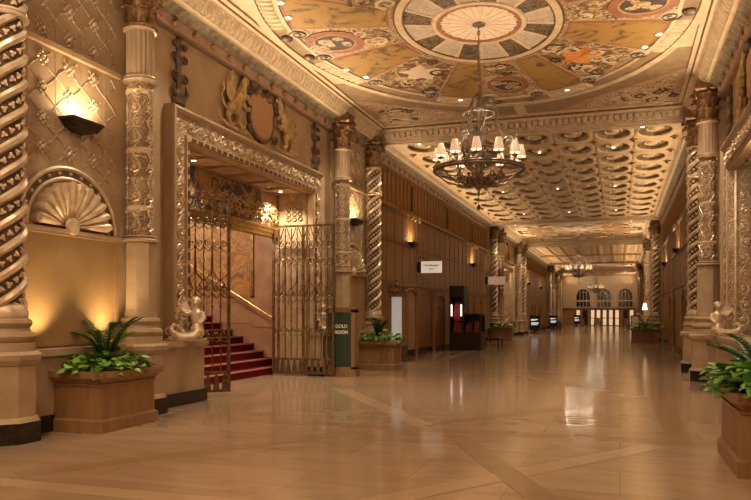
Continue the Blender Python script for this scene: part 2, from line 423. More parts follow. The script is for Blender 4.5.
# coffered bay
def coffered(i,y0,y1,z,nx=7,px=1.17,ny=11):
    py=(y1-y0)/ny; xc=CX+.07
    face=MB(); rec=MB(); ros=MB(); crs=MB(); K=16
    ws=nx*px/2
    for a,b in ((CX-4.6,xc-ws),(xc+ws,CX+4.6)): face.box(a,b,y0,y1,z,z+.15)
    for ix in range(nx):
        for iy in range(ny):
            cx=xc-ws+(ix+.5)*px; cy=y0+(iy+.5)*py; hx,hy=px/2,py/2
            vs=[]
            for k in range(K):
                t=2*pi*(k+.0)/K; c_,s_=cos(t),sin(t)
                m_=max(abs(c_),abs(s_)); vs.append((cx+hx*c_/m_,cy+hy*s_/m_,z))
            for rr,zz in ((.93,z-.035),(.86,z-.04),(.80,z-.01),(.80,z+.0)):
                for k in range(K):
                    t=2*pi*k/K; vs.append((cx+hx*rr*cos(t),cy+hy*rr*sin(t)*.94,zz))
            fs=[]
            for r_ in range(4):
                for k in range(K):
                    q=(k+1)%K; fs.append((r_*K+k,r_*K+q,(r_+1)*K+q,(r_+1)*K+k))
            face.add(vs,fs)
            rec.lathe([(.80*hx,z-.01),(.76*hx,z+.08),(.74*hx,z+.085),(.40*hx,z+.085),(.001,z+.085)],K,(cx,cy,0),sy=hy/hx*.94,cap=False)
            ros.lathe([(.46*hx,z+.085),(.44*hx,z+.04),(.40*hx,z+.035),(.36*hx,z+.06),(.28*hx,z+.05),(.22*hx,z+.02),(.1*hx,z-.0),(.001,z-.02)],14,(cx,cy,0),sy=hy/hx*.94,cap=False)
    for ix in range(nx+1):
        for iy in range(ny+1):
            cx=xc-ws+ix*px; cy=y0+iy*py
            if 0<iy<ny: crs.prism([(cx-.12,cy),(cx,cy-.2),(cx+.12,cy),(cx,cy+.2)],lambda a,b:(a,b,z-.0),lambda a,b:(a,b,z-.03)); crs.ball((cx,cy,z-.05),.06,6,4)
    o=struct('ceiling_%d'%i,face,'ceil')
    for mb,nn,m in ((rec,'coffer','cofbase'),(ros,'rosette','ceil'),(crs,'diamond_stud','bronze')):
        p=mb.build('ceiling_'+nn,m,o); p['kind']='structure'
    struct('ceiling_%d_backing'%i,MB().box(CX-4.6,CX+4.6,y0,y1,z+.15,z+.3),'ceil')
coffered(3,22.0,42.6,6.95)

# painted ceilings -----------------------------------------------------
def ell(a,b,t): return (a*cos(t), b*sin(t))
def sector(mb,a0,b0,a1,b1,t0,t1,z,n=10,th=.012):
    vs=[];fs=[]
    for i in range(n+1):
        t=t0+(t1-t0)*i/n
        for (a,b) in ((a0,b0),(a1,b1)):
            x,y=ell(a,b,t); vs += [(x,y,z),(x,y,z-th)]
    for i in range(n):
        k=i*4; q=k+4
        fs += [(k+1,k+3,q+3,q+1),(k,q,q+2,k+2),(k,k+1,q+1,q),(k+2,q+2,q+3,k+3)]
    fs += [(0,2,3,1),(n*4,n*4+1,n*4+3,n*4+2)]
    mb.add(vs,fs)
def painted_ceiling(idx,c):
    z=0
    root=struct('ceiling_%d'%idx,MB().box(-4.5,4.5,-7.1,7.1,0,.2),'cream'); root.location=(CX,c,7.2)
    P={}
    def g(n,m):
        if n not in P: P[n]=(MB(),m)
        return P[n][0]
    R=radians
    # spandrel ground and bands
    sector(g('ground','scrollp'),1.6,2.2,3.62,4.98,0,2*pi,z,64,.004)
    # centre fan
    sector(g('fan','blush'),0.0,0.0,.80,.92,0,2*pi,z,48,.01)
    for i in range(20):
        t=2*pi*i/20; sector(g('fan_line','peach'),.12,.13,.74,.86,t-.007,t+.007,z,1,.014)
        a=ell(.76,.88,t+.157); g('scallop','rust').lathe([(.001,-.02),(.055,-.02),(.06,0)],10,(a[0],a[1],z),cap=False)
    sector(g('fan_ring','cream'),.82,.95,.90,1.05,0,2*pi,z,48,.03)
    sector(g('fan_ring_inner','rust'),.74,.85,.82,.95,0,2*pi,z,48,.022)
    for i in range(16):
        t0=2*pi*(i-.5)/16; t1=t0+2*pi/16
        sector(g('dark_panel' if i%2 else 'grey_panel','mosaic' if i%2 else 'grisail'),.92,1.08,1.42,1.98,t0+.03,t1-.03,z,5,.01)
        sector(g('spoke','cream'),.90,1.05,1.45,2.02,t0-.03,t0+.03,z,1,.02)
    sector(g('middle_ring','cream'),1.45,2.02,1.58,2.18,0,2*pi,z,64,.035)
    sector(g('middle_ring_dark','golddk'),1.42,1.98,1.45,2.02,0,2*pi,z,64,.03)
    sector(g('middle_ring_outer','golddk'),1.58,2.18,1.62,2.24,0,2*pi,z,64,.025)
    ts=[]
    for q in range(4):
        for (a,b) in ((11,30),(60,77)):
            a_,b_=(a,b) if q%2==0 else (90-b,90-a)
            ts.append((R(q*90+a_),R(q*90+b_)))
    for t0,t1 in ts:
        sector(g('ochre_border','peach'),1.66,2.30,3.66,5.04,t0-.02,t1+.02,z,8,.010)
        sector(g('ochre_line','rust'),1.70,2.36,3.60,4.94,t0-.004,t1+.004,z,8,.016)
        sector(g('ochre_field','ochre'),1.74,2.44,3.54,4.86,t0+.012,t1-.012,z,8,.022)
        # balusters beyond each ochre field
        for i in range(9):
            t=t0+(t1-t0)*(i+.5)/9; x,y=ell(3.84,5.30,t)
            a=math.atan2(y/5.3**2,x/3.84**2)
            mb=g('baluster','cream'); vs=[]
            for k in range(8):
                b=2*pi*k/8; u,v=.13*cos(b),.055*sin(b); vs.append((x+u*cos(a)-v*sin(a),y+u*sin(a)+v*cos(a),z-.05))
            vs+= [(p[0]+(p[0]-x)*.5,p[1]+(p[1]-y)*.5,z-.012) for p in vs]
            mb.add(vs,[tuple(range(8))]+[(k,(k+1)%8,8+(k+1)%8,8+k) for k in range(8)])
        for t in (t0-.05,t1+.05):   # grey-blue volutes at the outer corners
            x,y=ell(3.55,4.9,t)
            g('volute','grisail').lathe([(.001,-.05),(.10,-.045),(.22,-.03),(.25,0)],16,(x,y,z),cap=False)
            g('volute_line','core').tube([(a,b,z-.05) for a,b in spiral2(x,y,.2,.03,t,1.8,16)],.016,4)
    for q in range(4):   # cardinal medallions
        t=R(q*90); x,y=ell(3.0,3.95,t); sa,sb=((.62,.62) if q%2==0 else (.50,.66))
        sector_at=lambda mb,a0,b0,a1,b1,th:(sector_off(mb,x,y,a0,b0,a1,b1,th))
        def sector_off(mb,x,y,a0,b0,a1,b1,th):
            k=len(mb.v); sector(mb,a0,b0,a1,b1,0,2*pi,z,28,th); mb.v[k:]=[(p[0]+x,p[1]+y,p[2]) for p in mb.v[k:]]
        sector_off(g('medallion_ground','figlt'),x,y,0,0,sa*1.35,sb*1.35,.008)
        sector_off(g('medallion_ring','rust'),x,y,sa*.72,sb*.72,sa,sb,.03)
        sector_off(g('medallion_bead','peach'),x,y,sa*.66,sb*.66,sa*.72,sb*.72,.035)
        sector_off(g('medallion_field','navy'),x,y,0,0,sa*.68,sb*.68,.014)
        for i in range(7):
            a=random.uniform(-.35,.35)*sa; b=random.uniform(-.4,.4)*sb
            sector_off(g('medallion_figure','figlt'),x+a,y+b,0,0,sa*random.uniform(.12,.26),sb*random.uniform(.12,.24),.018)
        x2,y2=ell(2.15,2.85,t); sector_off(g('leaf_cluster','figure'),x2,y2,0,0,.36,.42,.012)
        for dt in (-.11,.11):   # corbel discs beside the medallion
            x3,y3=ell(3.85,5.2,t+dt); g('bracket','bronzegr').ball((x3,y3,z-.05),.13,10,6,1,1,.5)
    for q in range(4):   # corner figure groups between the ochre fields
        t=R(45+q*90) if True else 0
        sector(g('corner_frame','figure'),1.85,2.55,3.45,4.75,t-.235,t+.235,z,10,.010)
        for (s,dt,w,m,nn) in ((2.55,0,.55,('blush' if q in (1,2) else 'ember'),'corner_cloud'),(3.1,.10,.22,'figlt','putto'),(3.2,-.12,.2,'figlt','putto'),(2.05,0,.2,'scrollp','corner_scroll')):
            x,y=ell(s,s*1.36,t+dt); mb=g(nn+('_'+m if nn=='corner_cloud' else ''),m); K=14; vs=[(x,y,z-.02)]
            for k in range(K):
                b=2*pi*k/K; rr=w*(.75+.25*sin(k*2.4+q)); vs.append((x+rr*cos(b),y+rr*1.1*sin(b),z-.015))
            mb.add(vs,[(0,1+k,1+(k+1)%K) for k in range(K)])
    # painted scrolls over the grounds
    rnd=random.Random(5)
    for i in range(150):
        t=rnd.uniform(0,2*pi); s_=rnd.uniform(1.75,3.5)
        if any(a-.05<t<b+.05 for a,b in ts): continue
        x,y=ell(s_,s_*1.38,t); r_=rnd.uniform(.12,.30)
        nm_=('painted_scroll','cream') if i%3 else ('painted_scroll_dark','core')
        g(*nm_).tube([(a,b,z-.022) for a,b in spiral2(x,y,r_,.02,rnd.uniform(0,6),rnd.choice((-1.3,1.3)),10)],[.048*(1-.06*k) for k in range(11)],4,flat=.4,flatn=(0,0,1))
    for i in range(60):
        sx=rnd.choice((-1,1)); sy=rnd.choice((-1,1)); x=sx*rnd.uniform(2.9,3.9); y=sy*rnd.uniform(5.2,6.6)
        g(('spandrel_scroll','spandrel_scroll_dark')[i%2],('cream','core')[i%2]).tube([(a,b,z-.03) for a,b in spiral2(x,y,rnd.uniform(.12,.26),.02,rnd.uniform(0,6),1.1,8)],[.045-.003*k for k in range(9)],4,flat=.4,flatn=(0,0,1))
    # balustrade ring
    sector(g('balustrade','umber'),3.66,5.06,4.02,5.55,0,2*pi,z,72,.012)
    sector(g('balustrade_rail','cream'),4.0,5.52,4.16,5.72,0,2*pi,z,72,.05)
    sector(g('balustrade_rail_inner','cream'),3.62,5.0,3.70,5.10,0,2*pi,z,72,.04)
    # rectangular border and corner spandrels
    hx,hy=4.16,6.86
    for (x0,x1,y0,y1) in ((-hx,-hx+.1,-hy,hy),(hx-.1,hx,-hy,hy),(-hx,hx,-hy,-hy+.1),(-hx,hx,hy-.1,hy)): g('outer_border','cream').box(x0,x1,y0,y1,z-.05,z)
    for sx in (-1,1):
        for sy in (-1,1):
            out=[]; K=10
            for i in range(K+1):
                t=R(27+(88-27)*i/K); x,y=ell(4.18,5.76,t); out.append((sx*x,sy*y))
            poly=[(sx*(hx-.1),sy*ell(4.18,5.76,R(27))[1])]+[(a,b) for a,b in out]+[(out[-1][0],sy*(hy-.1)),(sx*(hx-.1),sy*(hy-.1))]
            g('spandrel_ground','umber').prism(poly,lambda a,b:(a,b,z),lambda a,b:(a,b,z-.006))
            poly2=[(sx*3.92,sy*4.3),(sx*3.92,sy*6.6),(sx*1.5,sy*6.6),(sx*2.0,sy*5.85),(sx*2.9,sy*5.1)]
            g('spandrel_border','peach').prism([(sx*4.06,sy*4.0),(sx*4.06,sy*6.76),(sx*1.0,sy*6.76),(sx*1.75,sy*5.88),(sx*2.95,sy*4.92)],lambda a,b:(a,b,z),lambda a,b:(a,b,z-.012))
            g('spandrel_field','figlt').prism(poly2,lambda a,b:(a,b,z),lambda a,b:(a,b,z-.020))
    for n,(mb,m) in P.items():
        o=mb.build('ceiling_'+n,m,root); o['kind']='structure'
    return root
pc=painted_ceiling(2,UC[0])
for i,c in ((4,UC[1]),(6,UC[2])):
    o=copy_tree(pc); o.name='ceiling_%d'%i; o.location=(CX,c,7.2)
# ------------------------------------------------------------------ columns
def pedestal_base(root, r=.33):
    k=1/cos(pi/8)
    p=MB().lathe([((r+.0)*k,.25),(r*k,.93),((r+.02)*k,.94),((r+.06)*k,1.0),((r+.07)*k,1.06),((r+.03)*k,1.10)],8,rot=pi/8).lathe([((r+.05)*k,.25),((r+.02)*k,.30),(r*k,.31)],8,rot=pi/8).build('pedestal','stone',root)
    MB().lathe([((r+.06)*k,0),((r+.06)*k,.25)],8,rot=pi/8).build('plinth','black',p)
    MB().lathe([(.335,1.10),(.335,1.20),(.30,1.21),(.33,1.24),(.345,1.28),(.33,1.32),(.28,1.34),(.265,1.38),(.29,1.41),(.305,1.445),(.29,1.48),(.25,1.50),(.245,1.60)],28).build('base','stone',root,True)
def capital(root, r=.20, z0=6.0, z1=6.75):
    c=MB().lathe([(r+.05,z0),(r+.06,z0+.03),(r,z0+.06),(r-.01,z0+.3),(r+.05,z0+.5),(r+.1,z1-.12)],20)
    for tier,(zb,h,out,n,off) in enumerate(((z0+.04,.27,.11,8,0),(z0+.2,.32,.15,8,pi/8))):
        for i in range(n):
            a=2*pi*i/n+off; ca,sa=cos(a),sin(a); vs=[];fs=[]; K=6
            for k in range(K+1):
                t=k/K; zz=zb+h*sin(min(t,.8)/.8*pi/2)-(max(0,t-.8)*.35*h/.2*.5); rr=r+.02+out*t**2.2+(.02 if t>.8 else 0); w=.075*(1-.5*t**3)*(1+.25*sin(t*14))
                for s in (-1,0,1):
                    q=rr-(abs(s)*.02); vs.append((q*ca-s*w*sa, q*sa+s*w*ca, zz))
            m=len(vs); vs+=[(x*.93,y*.93,z-.012) for x,y,z in vs]
            for k in range(K):
                for s in (0,1):
                    b=k*3+s; fs.append((b,b+1,b+4,b+3)); fs.append((m+b,m+b+3,m+b+4,m+b+1))
            for k in range(K): fs.append((k*3,k*3+3,m+k*3+3,m+k*3)); fs.append((k*3+2,m+k*3+2,m+k*3+5,k*3+5))
            fs.append((K*3,K*3+1,m+K*3+1,m+K*3)); fs.append((K*3+1,K*3+2,m+K*3+2,m+K*3+1))
            c.add(vs,fs)
    for i in range(4):
        a=pi/4+i*pi/2; ca,sa=cos(a),sin(a)
        pts=[((r+.02)*ca,(r+.02)*sa,z0+.42)]+[((r+.13+u)*ca,(r+.13+u)*sa,z1-.19+v) for u,v in spiral2(0,0,.075,.012,pi*.9,-1.6,14)]
        c.tube(pts,[.022]*len(pts),5); 
    for i in range(4):
        a=i*pi/2; c.ball(((r+.13)*cos(a),(r+.13)*sin(a),z1-.12),.05,7,5)
    c=c.build('capital','bronze',root,True)
    a_=MB(); pl=[]
    for i in range(4):
        a=pi/4+i*pi/2; b=a+pi/2
        pl += [(.385*cos(a-.1),.385*sin(a-.1)),(.385*cos(a+.1),.385*sin(a+.1)),(.255*cos((a+b)/2),.255*sin((a+b)/2))]
    a_.frus(0,0,z1-.08,z1-.03,.25,.25,.30,.30).frus(0,0,z1-.03,z1,.31,.31,.31,.31); a_.box(-.25,.25,-.25,.25,z1,6.95)
    a_.build('abacus','bronze',c)
def collar(root,z,r=.265,m='silver'):
    MB().lathe([(r-.06,z-.05),(r-.01,z-.045),(r,z-.02),(r-.015,z),(r-.05,z+.012),(r-.02,z+.03),(r-.03,z+.05),(r-.07,z+.055)],28).build('collar',m,root,True)
def make_spiral():
    t=thing('twisted_column','','column')
    pedestal_base(t); R=.185
    MB().lathe([(R,1.6),(R,5.16)],24).lathe([(R,5.24),(R,6.0)],24).build('shaft','core',t,True)
    P=.92
    for k in range(3):
        mb=MB()
        for za,zb,sg in ((1.56,5.17,1),(5.24,6.02,1)):
            pts=[];n=int((zb-za)*34)
            for i in range(n+1):
                z=za+(zb-za)*i/n; a=2*pi*z/P*sg+2*pi*k/3; pts.append(((R+.012)*cos(a),(R+.012)*sin(a),z))
            mb.tube(pts,.052,7)
        mb.build('rib','silver',t,True)
        gb=MB()
        z=1.66
        while z<5.95:
            if not 5.1<z<5.3:
                a=2*pi*z/P+2*pi*(k+.5)/3; rr=R+.012
                gb.ball((rr*cos(a),rr*sin(a),z),.030,6,4)
                for q in range(3):
                    b=q*2.1+z*9; gb.ball((rr*cos(a+.13*cos(b)),rr*sin(a+.13*cos(b)),z+.028*sin(b)),.02,5,3)
            z+=.062
        gb.build('garland','silver',t,True)
    MB().lathe([(.25,1.52),(.255,1.58),(.21,1.66),(R,1.68)],28).build('lower_ring','silver',t,True)
    collar(t,5.2); collar(t,6.0,.25); capital(t); return t
def make_carved():
    t=thing('carved_column','','column')
    pedestal_base(t)
    k=1/cos(pi/8)
    MB().lathe([(.225*k,1.6),(.22*k,2.66)],8,rot=pi/8).build('lower_shaft','stone',t)
    collar(t,2.72,.285,'stone')
    R=.185
    sh=MB().lathe([(R,2.76),(R,5.16)],28).build('carved_shaft','relief',t,True)
    mb=MB()
    for i in range(5):
        a0=2*pi*i/5
        vine(mb,2.3,.105,lambda u,v,h:((R+h)*cos(a0+v/R),(R+h)*sin(a0+v/R),2.8+u),.015,.24,9,4)
    mb.build('foliage_relief','silver',sh,True)
    mb=MB()
    for zc in (5.02,3.2,4.1): mb.lathe([(R,zc-.05),(R+.03,zc-.02),(R+.035,zc+.01),(R,zc+.04)],20)
    mb.build('relief_band','silver',sh,True)
    collar(t,5.2,.27)
    vs=MB(); n=60
    prof=[(5.25),(5.99)]
    pts=[]
    for z in prof:
        for i in range(n):
            a=2*pi*i/n; r=.215-.018*(0.5-0.5*cos(a*20)) ; pts.append((r*cos(a),r*sin(a),z))
    vs.add(pts,[(i,(i+1)%n,n+(i+1)%n,n+i) for i in range(n)]).build('fluted_shaft','stone',t)
    collar(t,6.0,.26); capital(t,.21); return t
TW=make_spiral(); CV=make_carved(); used=set()
def place(src,name,x,y,rot,label,group=None):
    if src.name not in used:
        used.add(src.name); src.location=(x,y,0) if not isinstance(x,tuple) else x; src.rotation_euler=(0,0,rot); src['label']=label
        if group: src['group']=group
        return src
    return dup(src,(x,y,0),rot,label,group)
QC=4.53
colspec=[ # unit, side, which, label
 (0,1,-1,'s','silvered twisted column cut by the frame edge beside the nearest shell niche'),
 (0,1,-1,'c','slim carved column between the nearest shell niche and the gated portal'),
 (0,1,1,'c','slim carved column just beyond the gated portal, behind the green sign stand'),
 (0,1,1,'s','silvered twisted column with a potted plant at its foot beyond the gates'),
 (0,-1,1,'c','slim carved column on the right wall beside the scrollwork merfigure'),
 (0,-1,1,'s','silvered twisted column paired with the slim column on the right wall'),
 (1,1,-1,'s','twisted column at the far end of the oak wall, beside the black showcase'),
 (1,1,-1,'c','pale carved column right behind the twisted column beyond the showcase'),
 (1,1,1,'c','distant carved column on the far side of the second left portal'),
 (1,1,1,'s','distant twisted column just before the kiosk screen on the left'),
 (1,-1,-1,'s','distant twisted column above a black plinth on the right wall'),
 (1,-1,-1,'c','distant carved column mostly hidden behind the right twisted column'),
 (1,-1,1,'c','distant carved column past the table lamp on the right'),
 (1,-1,1,'s','distant twisted column past the table lamp on the right'),
 (2,1,-1,'s','very far twisted column on the left near the second kiosk screen'),
 (2,1,-1,'c','very far carved column on the left near the second kiosk screen'),
 (2,1,1,'c','very far carved column near the last kiosk on the left'),
 (2,1,1,'s','very far twisted column near the last kiosk on the left'),
 (2,-1,-1,'s','very far twisted column on the right by the white poster'),
 (2,-1,-1,'c','very far carved column on the right by the white poster')]
for u,side,s,kd,lb in colspec:
    y=UC[u]+s*(UH if kd=='s' else UH-2.65)
    place(TW if kd=='s' else CV,'',CX-side*QC,y,0 if side>0 else 0.0,lb)

# ------------------------------------------------------------------ portal surround
def make_portal(carvedjamb=False):
    t=thing('portal_surround','','doorway')
    def upath(e,y):   # U path points at offset e from the opening edge
        e*=.88; return [(-(2.85+e),y,1.09),(-(2.85+e),y,4.65+e),(2.85+e,y,4.65+e),(2.85+e,y,1.09)]
    def usweep(prof,name,m,par=t):
        mb=MB(); P=[upath(e,y) for e,y in prof]; vs=[]; n=len(prof)
        for i in range(4): vs+=[P[k][i] for k in range(n)]
        fs=[(i*n+k,i*n+k+1,(i+1)*n+k+1,(i+1)*n+k) for i in range(3) for k in range(n-1)]
        mb.add(vs,fs); return mb.build(name,m,par)
    usweep([(.64,0),(.64,-.17),(.62,-.20),(.57,-.21),(.53,-.17),(.51,-.13)],'outer_molding','stone')
    f=usweep([(.51,-.13),(.49,-.115),(.14,-.115),(.12,-.13)],'scroll_band','frieze')
    mb=MB(); W=.14
    vine(mb,3.55,W,lambda u,v,h:(-(2.85+.277)+v,-.115-h,1.12+u),.022,.36,10,4)
    vine(mb,3.55,W,lambda u,v,h:((2.85+.277)+v,-.115-h,1.12+u),.022,.36,10,4)
    vine(mb,6.6,W,lambda u,v,h:(-3.3+u,-.115-h,4.65+.277+v),.022,.37,10,4)
    mb.build('scrollwork','silver',f)
    usweep([(.12,-.13),(.12,-.16),(.02,-.165),(0,-.13),(0,0)],'inner_molding','cream')
    mb=MB(); x=-2.8
    while x<2.8: mb.box(x,x+.14,-.172,-.14,4.665,4.73); x+=.22
    z=1.2
    while z<4.6:
        for s in (-1,1): mb.box(min(s*2.865,s*2.93),max(s*2.865,s*2.93),-.172,-.14,z,z+.14)
        z+=.22
    mb.build('dark_dentil_strip','bronzegr',t)
    MB().box(-2.84,2.84,-.12,.88,4.62,4.649).build('soffit','cream',t)
    sp=MB()
    for i in range(6):
        x0=-2.7+i*.92; 
        for (a,b,c,d) in ((x0,x0+.82,.08,.12),(x0,x0+.82,.72,.76),(x0,x0+.04,.08,.76),(x0+.78,x0+.82,.08,.76)): sp.box(a,b,c,d,4.60,4.625)
    sp.build('soffit_molding','frieze',t)
    for s in (-1,1):
        a=MB().box(min(s*2.82,s*2.849),max(s*2.82,s*2.849),-.12,.88,0,4.62).build('reveal_panel','cream' if not carvedjamb else 'frieze',t)
        g=MB()
        if carvedjamb:
            xx=s*2.82
            vine(g,3.3,.14,lambda u,v,h:(xx-s*h,.20+v,1.25+u),.022,.34,12,4); vine(g,3.3,.12,lambda u,v,h:(xx-s*h,.62+v,1.25+u),.02,.3,8,4)
            for yy in (.02,.40,.84): g.box(min(xx,xx-s*.03),max(xx,xx-s*.03),yy-.02,yy+.02,1.15,4.6)
        else:
            xx=s*2.82
            for i in range(3):
                for j in range(4):
                    y0=.24+i*.16; z0=3.98+j*.13
                    g.tube([(xx-s*.012,y0+.06*cos(b),z0+.05*sin(b)) for b in [2*pi*k/8 for k in range(8)]],.013,4,True)
            for yy in (.06,.86): g.box(min(xx,xx-s*.02),max(xx,xx-s*.02),yy-.02,yy+.02,.2,4.6)
        g.build('panel_ornament','brass' if not carvedjamb else 'silver',a)
    return t
PT=make_portal(); PT.location=(CX-4.9,UC[0]+.18,0); PT.rotation_euler=(0,0,pi/2)
PT['label']='carved stone portal surround framing the gated red staircase'
p=make_portal(True); p.location=(CX+4.9,UC[0]+.18,0); p.rotation_euler=(0,0,-pi/2); p['label']='carved portal surround cut off at the right edge above the merfigure'
dup(PT,(CX-4.9,UC[1]+.18,0),pi/2,'second carved portal surround on the left, beyond the showcase')
dup(PT,(CX+4.9,UC[1]+.18,0),-pi/2,'second carved portal surround on the right, behind the table lamp')
dup(PT,(CX-4.9,UC[2]+.18,0),pi/2,'third carved portal surround on the left near the far doors')
dup(PT,(CX+4.9,UC[2]+.18,0),-pi/2,'third carved portal surround on the right near the far doors')
# closed oak walls at the back of every portal but the gated one
for side,nm,us in ((1,'left',(1,2)),(-1,'right',(0,1,2))):
    T=TS(side)
    for u in us:
        c=UC[u]; x=T(5.8,0,0)[0]; x2=T(5.95,0,0)[0]
        mb=MB().box(min(x,x2),max(x,x2),c-2.9,c+3.2,0,4.7)
        xs=T(5.72,0,0)[0]
        for j in range(4):
            y0=c-2.7+j*1.38
            for (a,b,z0,z1) in ((y0,y0+1.24,.3,.4),(y0,y0+1.24,2.3,2.4),(y0,y0+1.24,4.1,4.2),(y0,y0+.1,.3,4.2),(y0+1.14,y0+1.24,.3,4.2)):
                mb.box(min(x,xs),max(x,xs),a,b,z0,z1)
        mb.build('door_%d'%(u+(1 if side>0 else 4)),'wood' if u else 'woodlt',kind='structure')
        if side<0 and u==0:
            mb=MB().box(1.94,2.5,c-2.6,c+2.6,.22,1.0).box(1.88,2.56,c-2.57,c+2.57,1.0,1.09); mb.build('baseboard_right_alcove','stone',kind='structure')

# ------------------------------------------------------------------ griffin crest and candelabra reliefs
def make_crest():
    t=thing('griffin_crest','','relief'); 
    for s in (-1,1):
        g=MB(); F=(0,1,0)
        def tb(pts,r,y=-.07): g.tube([(s*a,y-.02*i/len(pts),b) for i,(a,b) in enumerate(pts)],r,7,flat=.6,flatn=F)
        tb([(-1.28,.28),(-1.1,.40),(-.95,.55),(-.83,.70),(-.78,.84)],[.10,.15,.14,.14,.08])
        tb([(-.80,.76),(-.74,.92),(-.68,1.0),(-.60,1.0)],[.11,.09,.085,.05]); tb([(-.62,1.0),(-.55,.95)],[.05,.012]); tb([(-.72,1.03),(-.76,1.12)],[.03,.01])
        tb([(-.84,.64),(-.66,.68),(-.58,.60),(-.54,.62)],[.07,.055,.045,.05],-.1); tb([(-.88,.55),(-.70,.44),(-.60,.47)],[.065,.05,.045],-.1)
        tb([(-1.12,.36),(-.92,.28),(-.98,.12),(-.86,.05),(-.78,.06)],[.12,.09,.055,.05,.04],-.1)
        tb([(-1.25,.30),(-1.30,.16),(-1.22,.05),(-1.12,.05)],[.09,.06,.05,.04])
        tb([(-1.32,.30),(-1.45,.36),(-1.52,.50),(-1.44,.62),(-1.50,.74)],[.035,.028,.025,.022,.04])
        for i in range(7):
            a=radians(98+i*10); L=.56-.045*i; px_,pz_=-.98-.03*i,.60-.02*i
            tb([(px_,pz_),(px_+.5*L*cos(a+.25),pz_+.5*L*sin(a+.25)),(px_+L*cos(a-.1),pz_+L*sin(a-.1))],[.045,.038,.014],-.04-.008*i)
        tb([(-.56,.02),(-.9,-.02),(-1.3,.0),(-1.6,.06),(-1.66,.14)],[.035,.045,.04,.03,.015])
        g.build('griffin','gold',t,True)
    out=[(0,0),(.18,.04),(.34,.16),(.42,.36),(.40,.58),(.47,.74),(.40,.90),(.24,.86),(.12,.96),(0,.90)]
    o2=out+[(-a,b) for a,b in out[::-1][1:-1]]
    sh=MB().prism(o2,lambda a,b:(a*1.25,0,(b-.45)*1.08+.45),lambda a,b:(a*1.2,-.06,(b-.45)*1.05+.45)).build('shield','bronzegr',t)
    MB().prism(o2,lambda a,b:(a*1.04,-.06,(b-.45)*.92+.45),lambda a,b:(a*.95,-.085,(b-.45)*.85+.45)).build('shield_field','crestred',sh)
    for s in (-1,1):
        for (cx,cz,r,tu) in ((.56,.80,.13,1.5),(.52,.12,.10,1.4),(.24,1.0,.09,1.3)):
            MB().tube([(s*a,-.08,b) for a,b in spiral2(cx,cz,r,.02,pi if cz>.5 else 0,-tu if cz>.5 else tu,12)],.026,5).build('scroll_edge','bronzegr',t,True)
    MB().ball((-.36,-.08,1.02),.12,10,7,1,.6,1.1).tube([(-.36,-.1,1.1),(-.28,-.1,1.16),(-.2,-.1,1.1)],[.05,.04,.02],6).build('helmet','bronzegr',t,True)
    return t
CR=make_crest()
def candel():
    t=thing('candelabrum_relief','','relief')
    b=MB().lathe([(.001,0),(.15,.0),(.15,.10),(.10,.12),(.12,.2),(.06,.26),(.05,.34),(.11,.40),(.13,.48),(.06,.56),(.05,.66),(.09,.72),(.10,.80),(.04,.88),(.035,1.0),(.07,1.06),(.05,1.14),(.001,1.18)],16,sy=.45)
    b.build('stem','bronzegr',t,True)
    for s in (-1,1):
        v=MB()
        for (z,r) in ((.45,.09),(.78,.08),(1.0,.06)):
            v.tube([(s*a,-.03,c) for a,c in spiral2(.11,z,r,.015,pi,-1.4,12)],.02,5)
        v.tube([(s*.08,-.03,.1),(s*.17,-.03,.2),(s*.13,-.03,.34)],[.03,.035,.01],5)
        v.build('scroll_arm','bronzegr',t,True)
    return t
CD=candel()
crl=[(0,1,'gilt griffins flanking a rose shield above the gated portal'),(1,1,'small griffin shield relief above the second left portal'),(0,-1,'griffin shield relief above the portal at the right edge')]
cy=0
for i,(u,side,lb) in enumerate(crl):
    o=CR if i==0 else copy_tree(CR)
    o.location=(CX-side*4.9,UC[u]+.30,5.33); o.scale=(1.15,1.15,1.10); o.rotation_euler=(0,0,side*pi/2); o['label']=lb
for i,(u,side,s,lb) in enumerate([(0,1,-1,'dark candelabrum relief left of the griffins, beside the nearest capital'),(0,1,1,'dark candelabrum relief right of the griffins, above the portal corner'),(0,-1,1,'dark candelabrum relief over the right portal, beside its column capital')]):
    o=CD if i==0 else copy_tree(CD)
    o.scale=(1.3,1.2,1.04); o.location=(CX-side*4.88,UC[u]+.25+s*3.08,5.30); o.rotation_euler=(0,0,side*pi/2); o['label']=lb

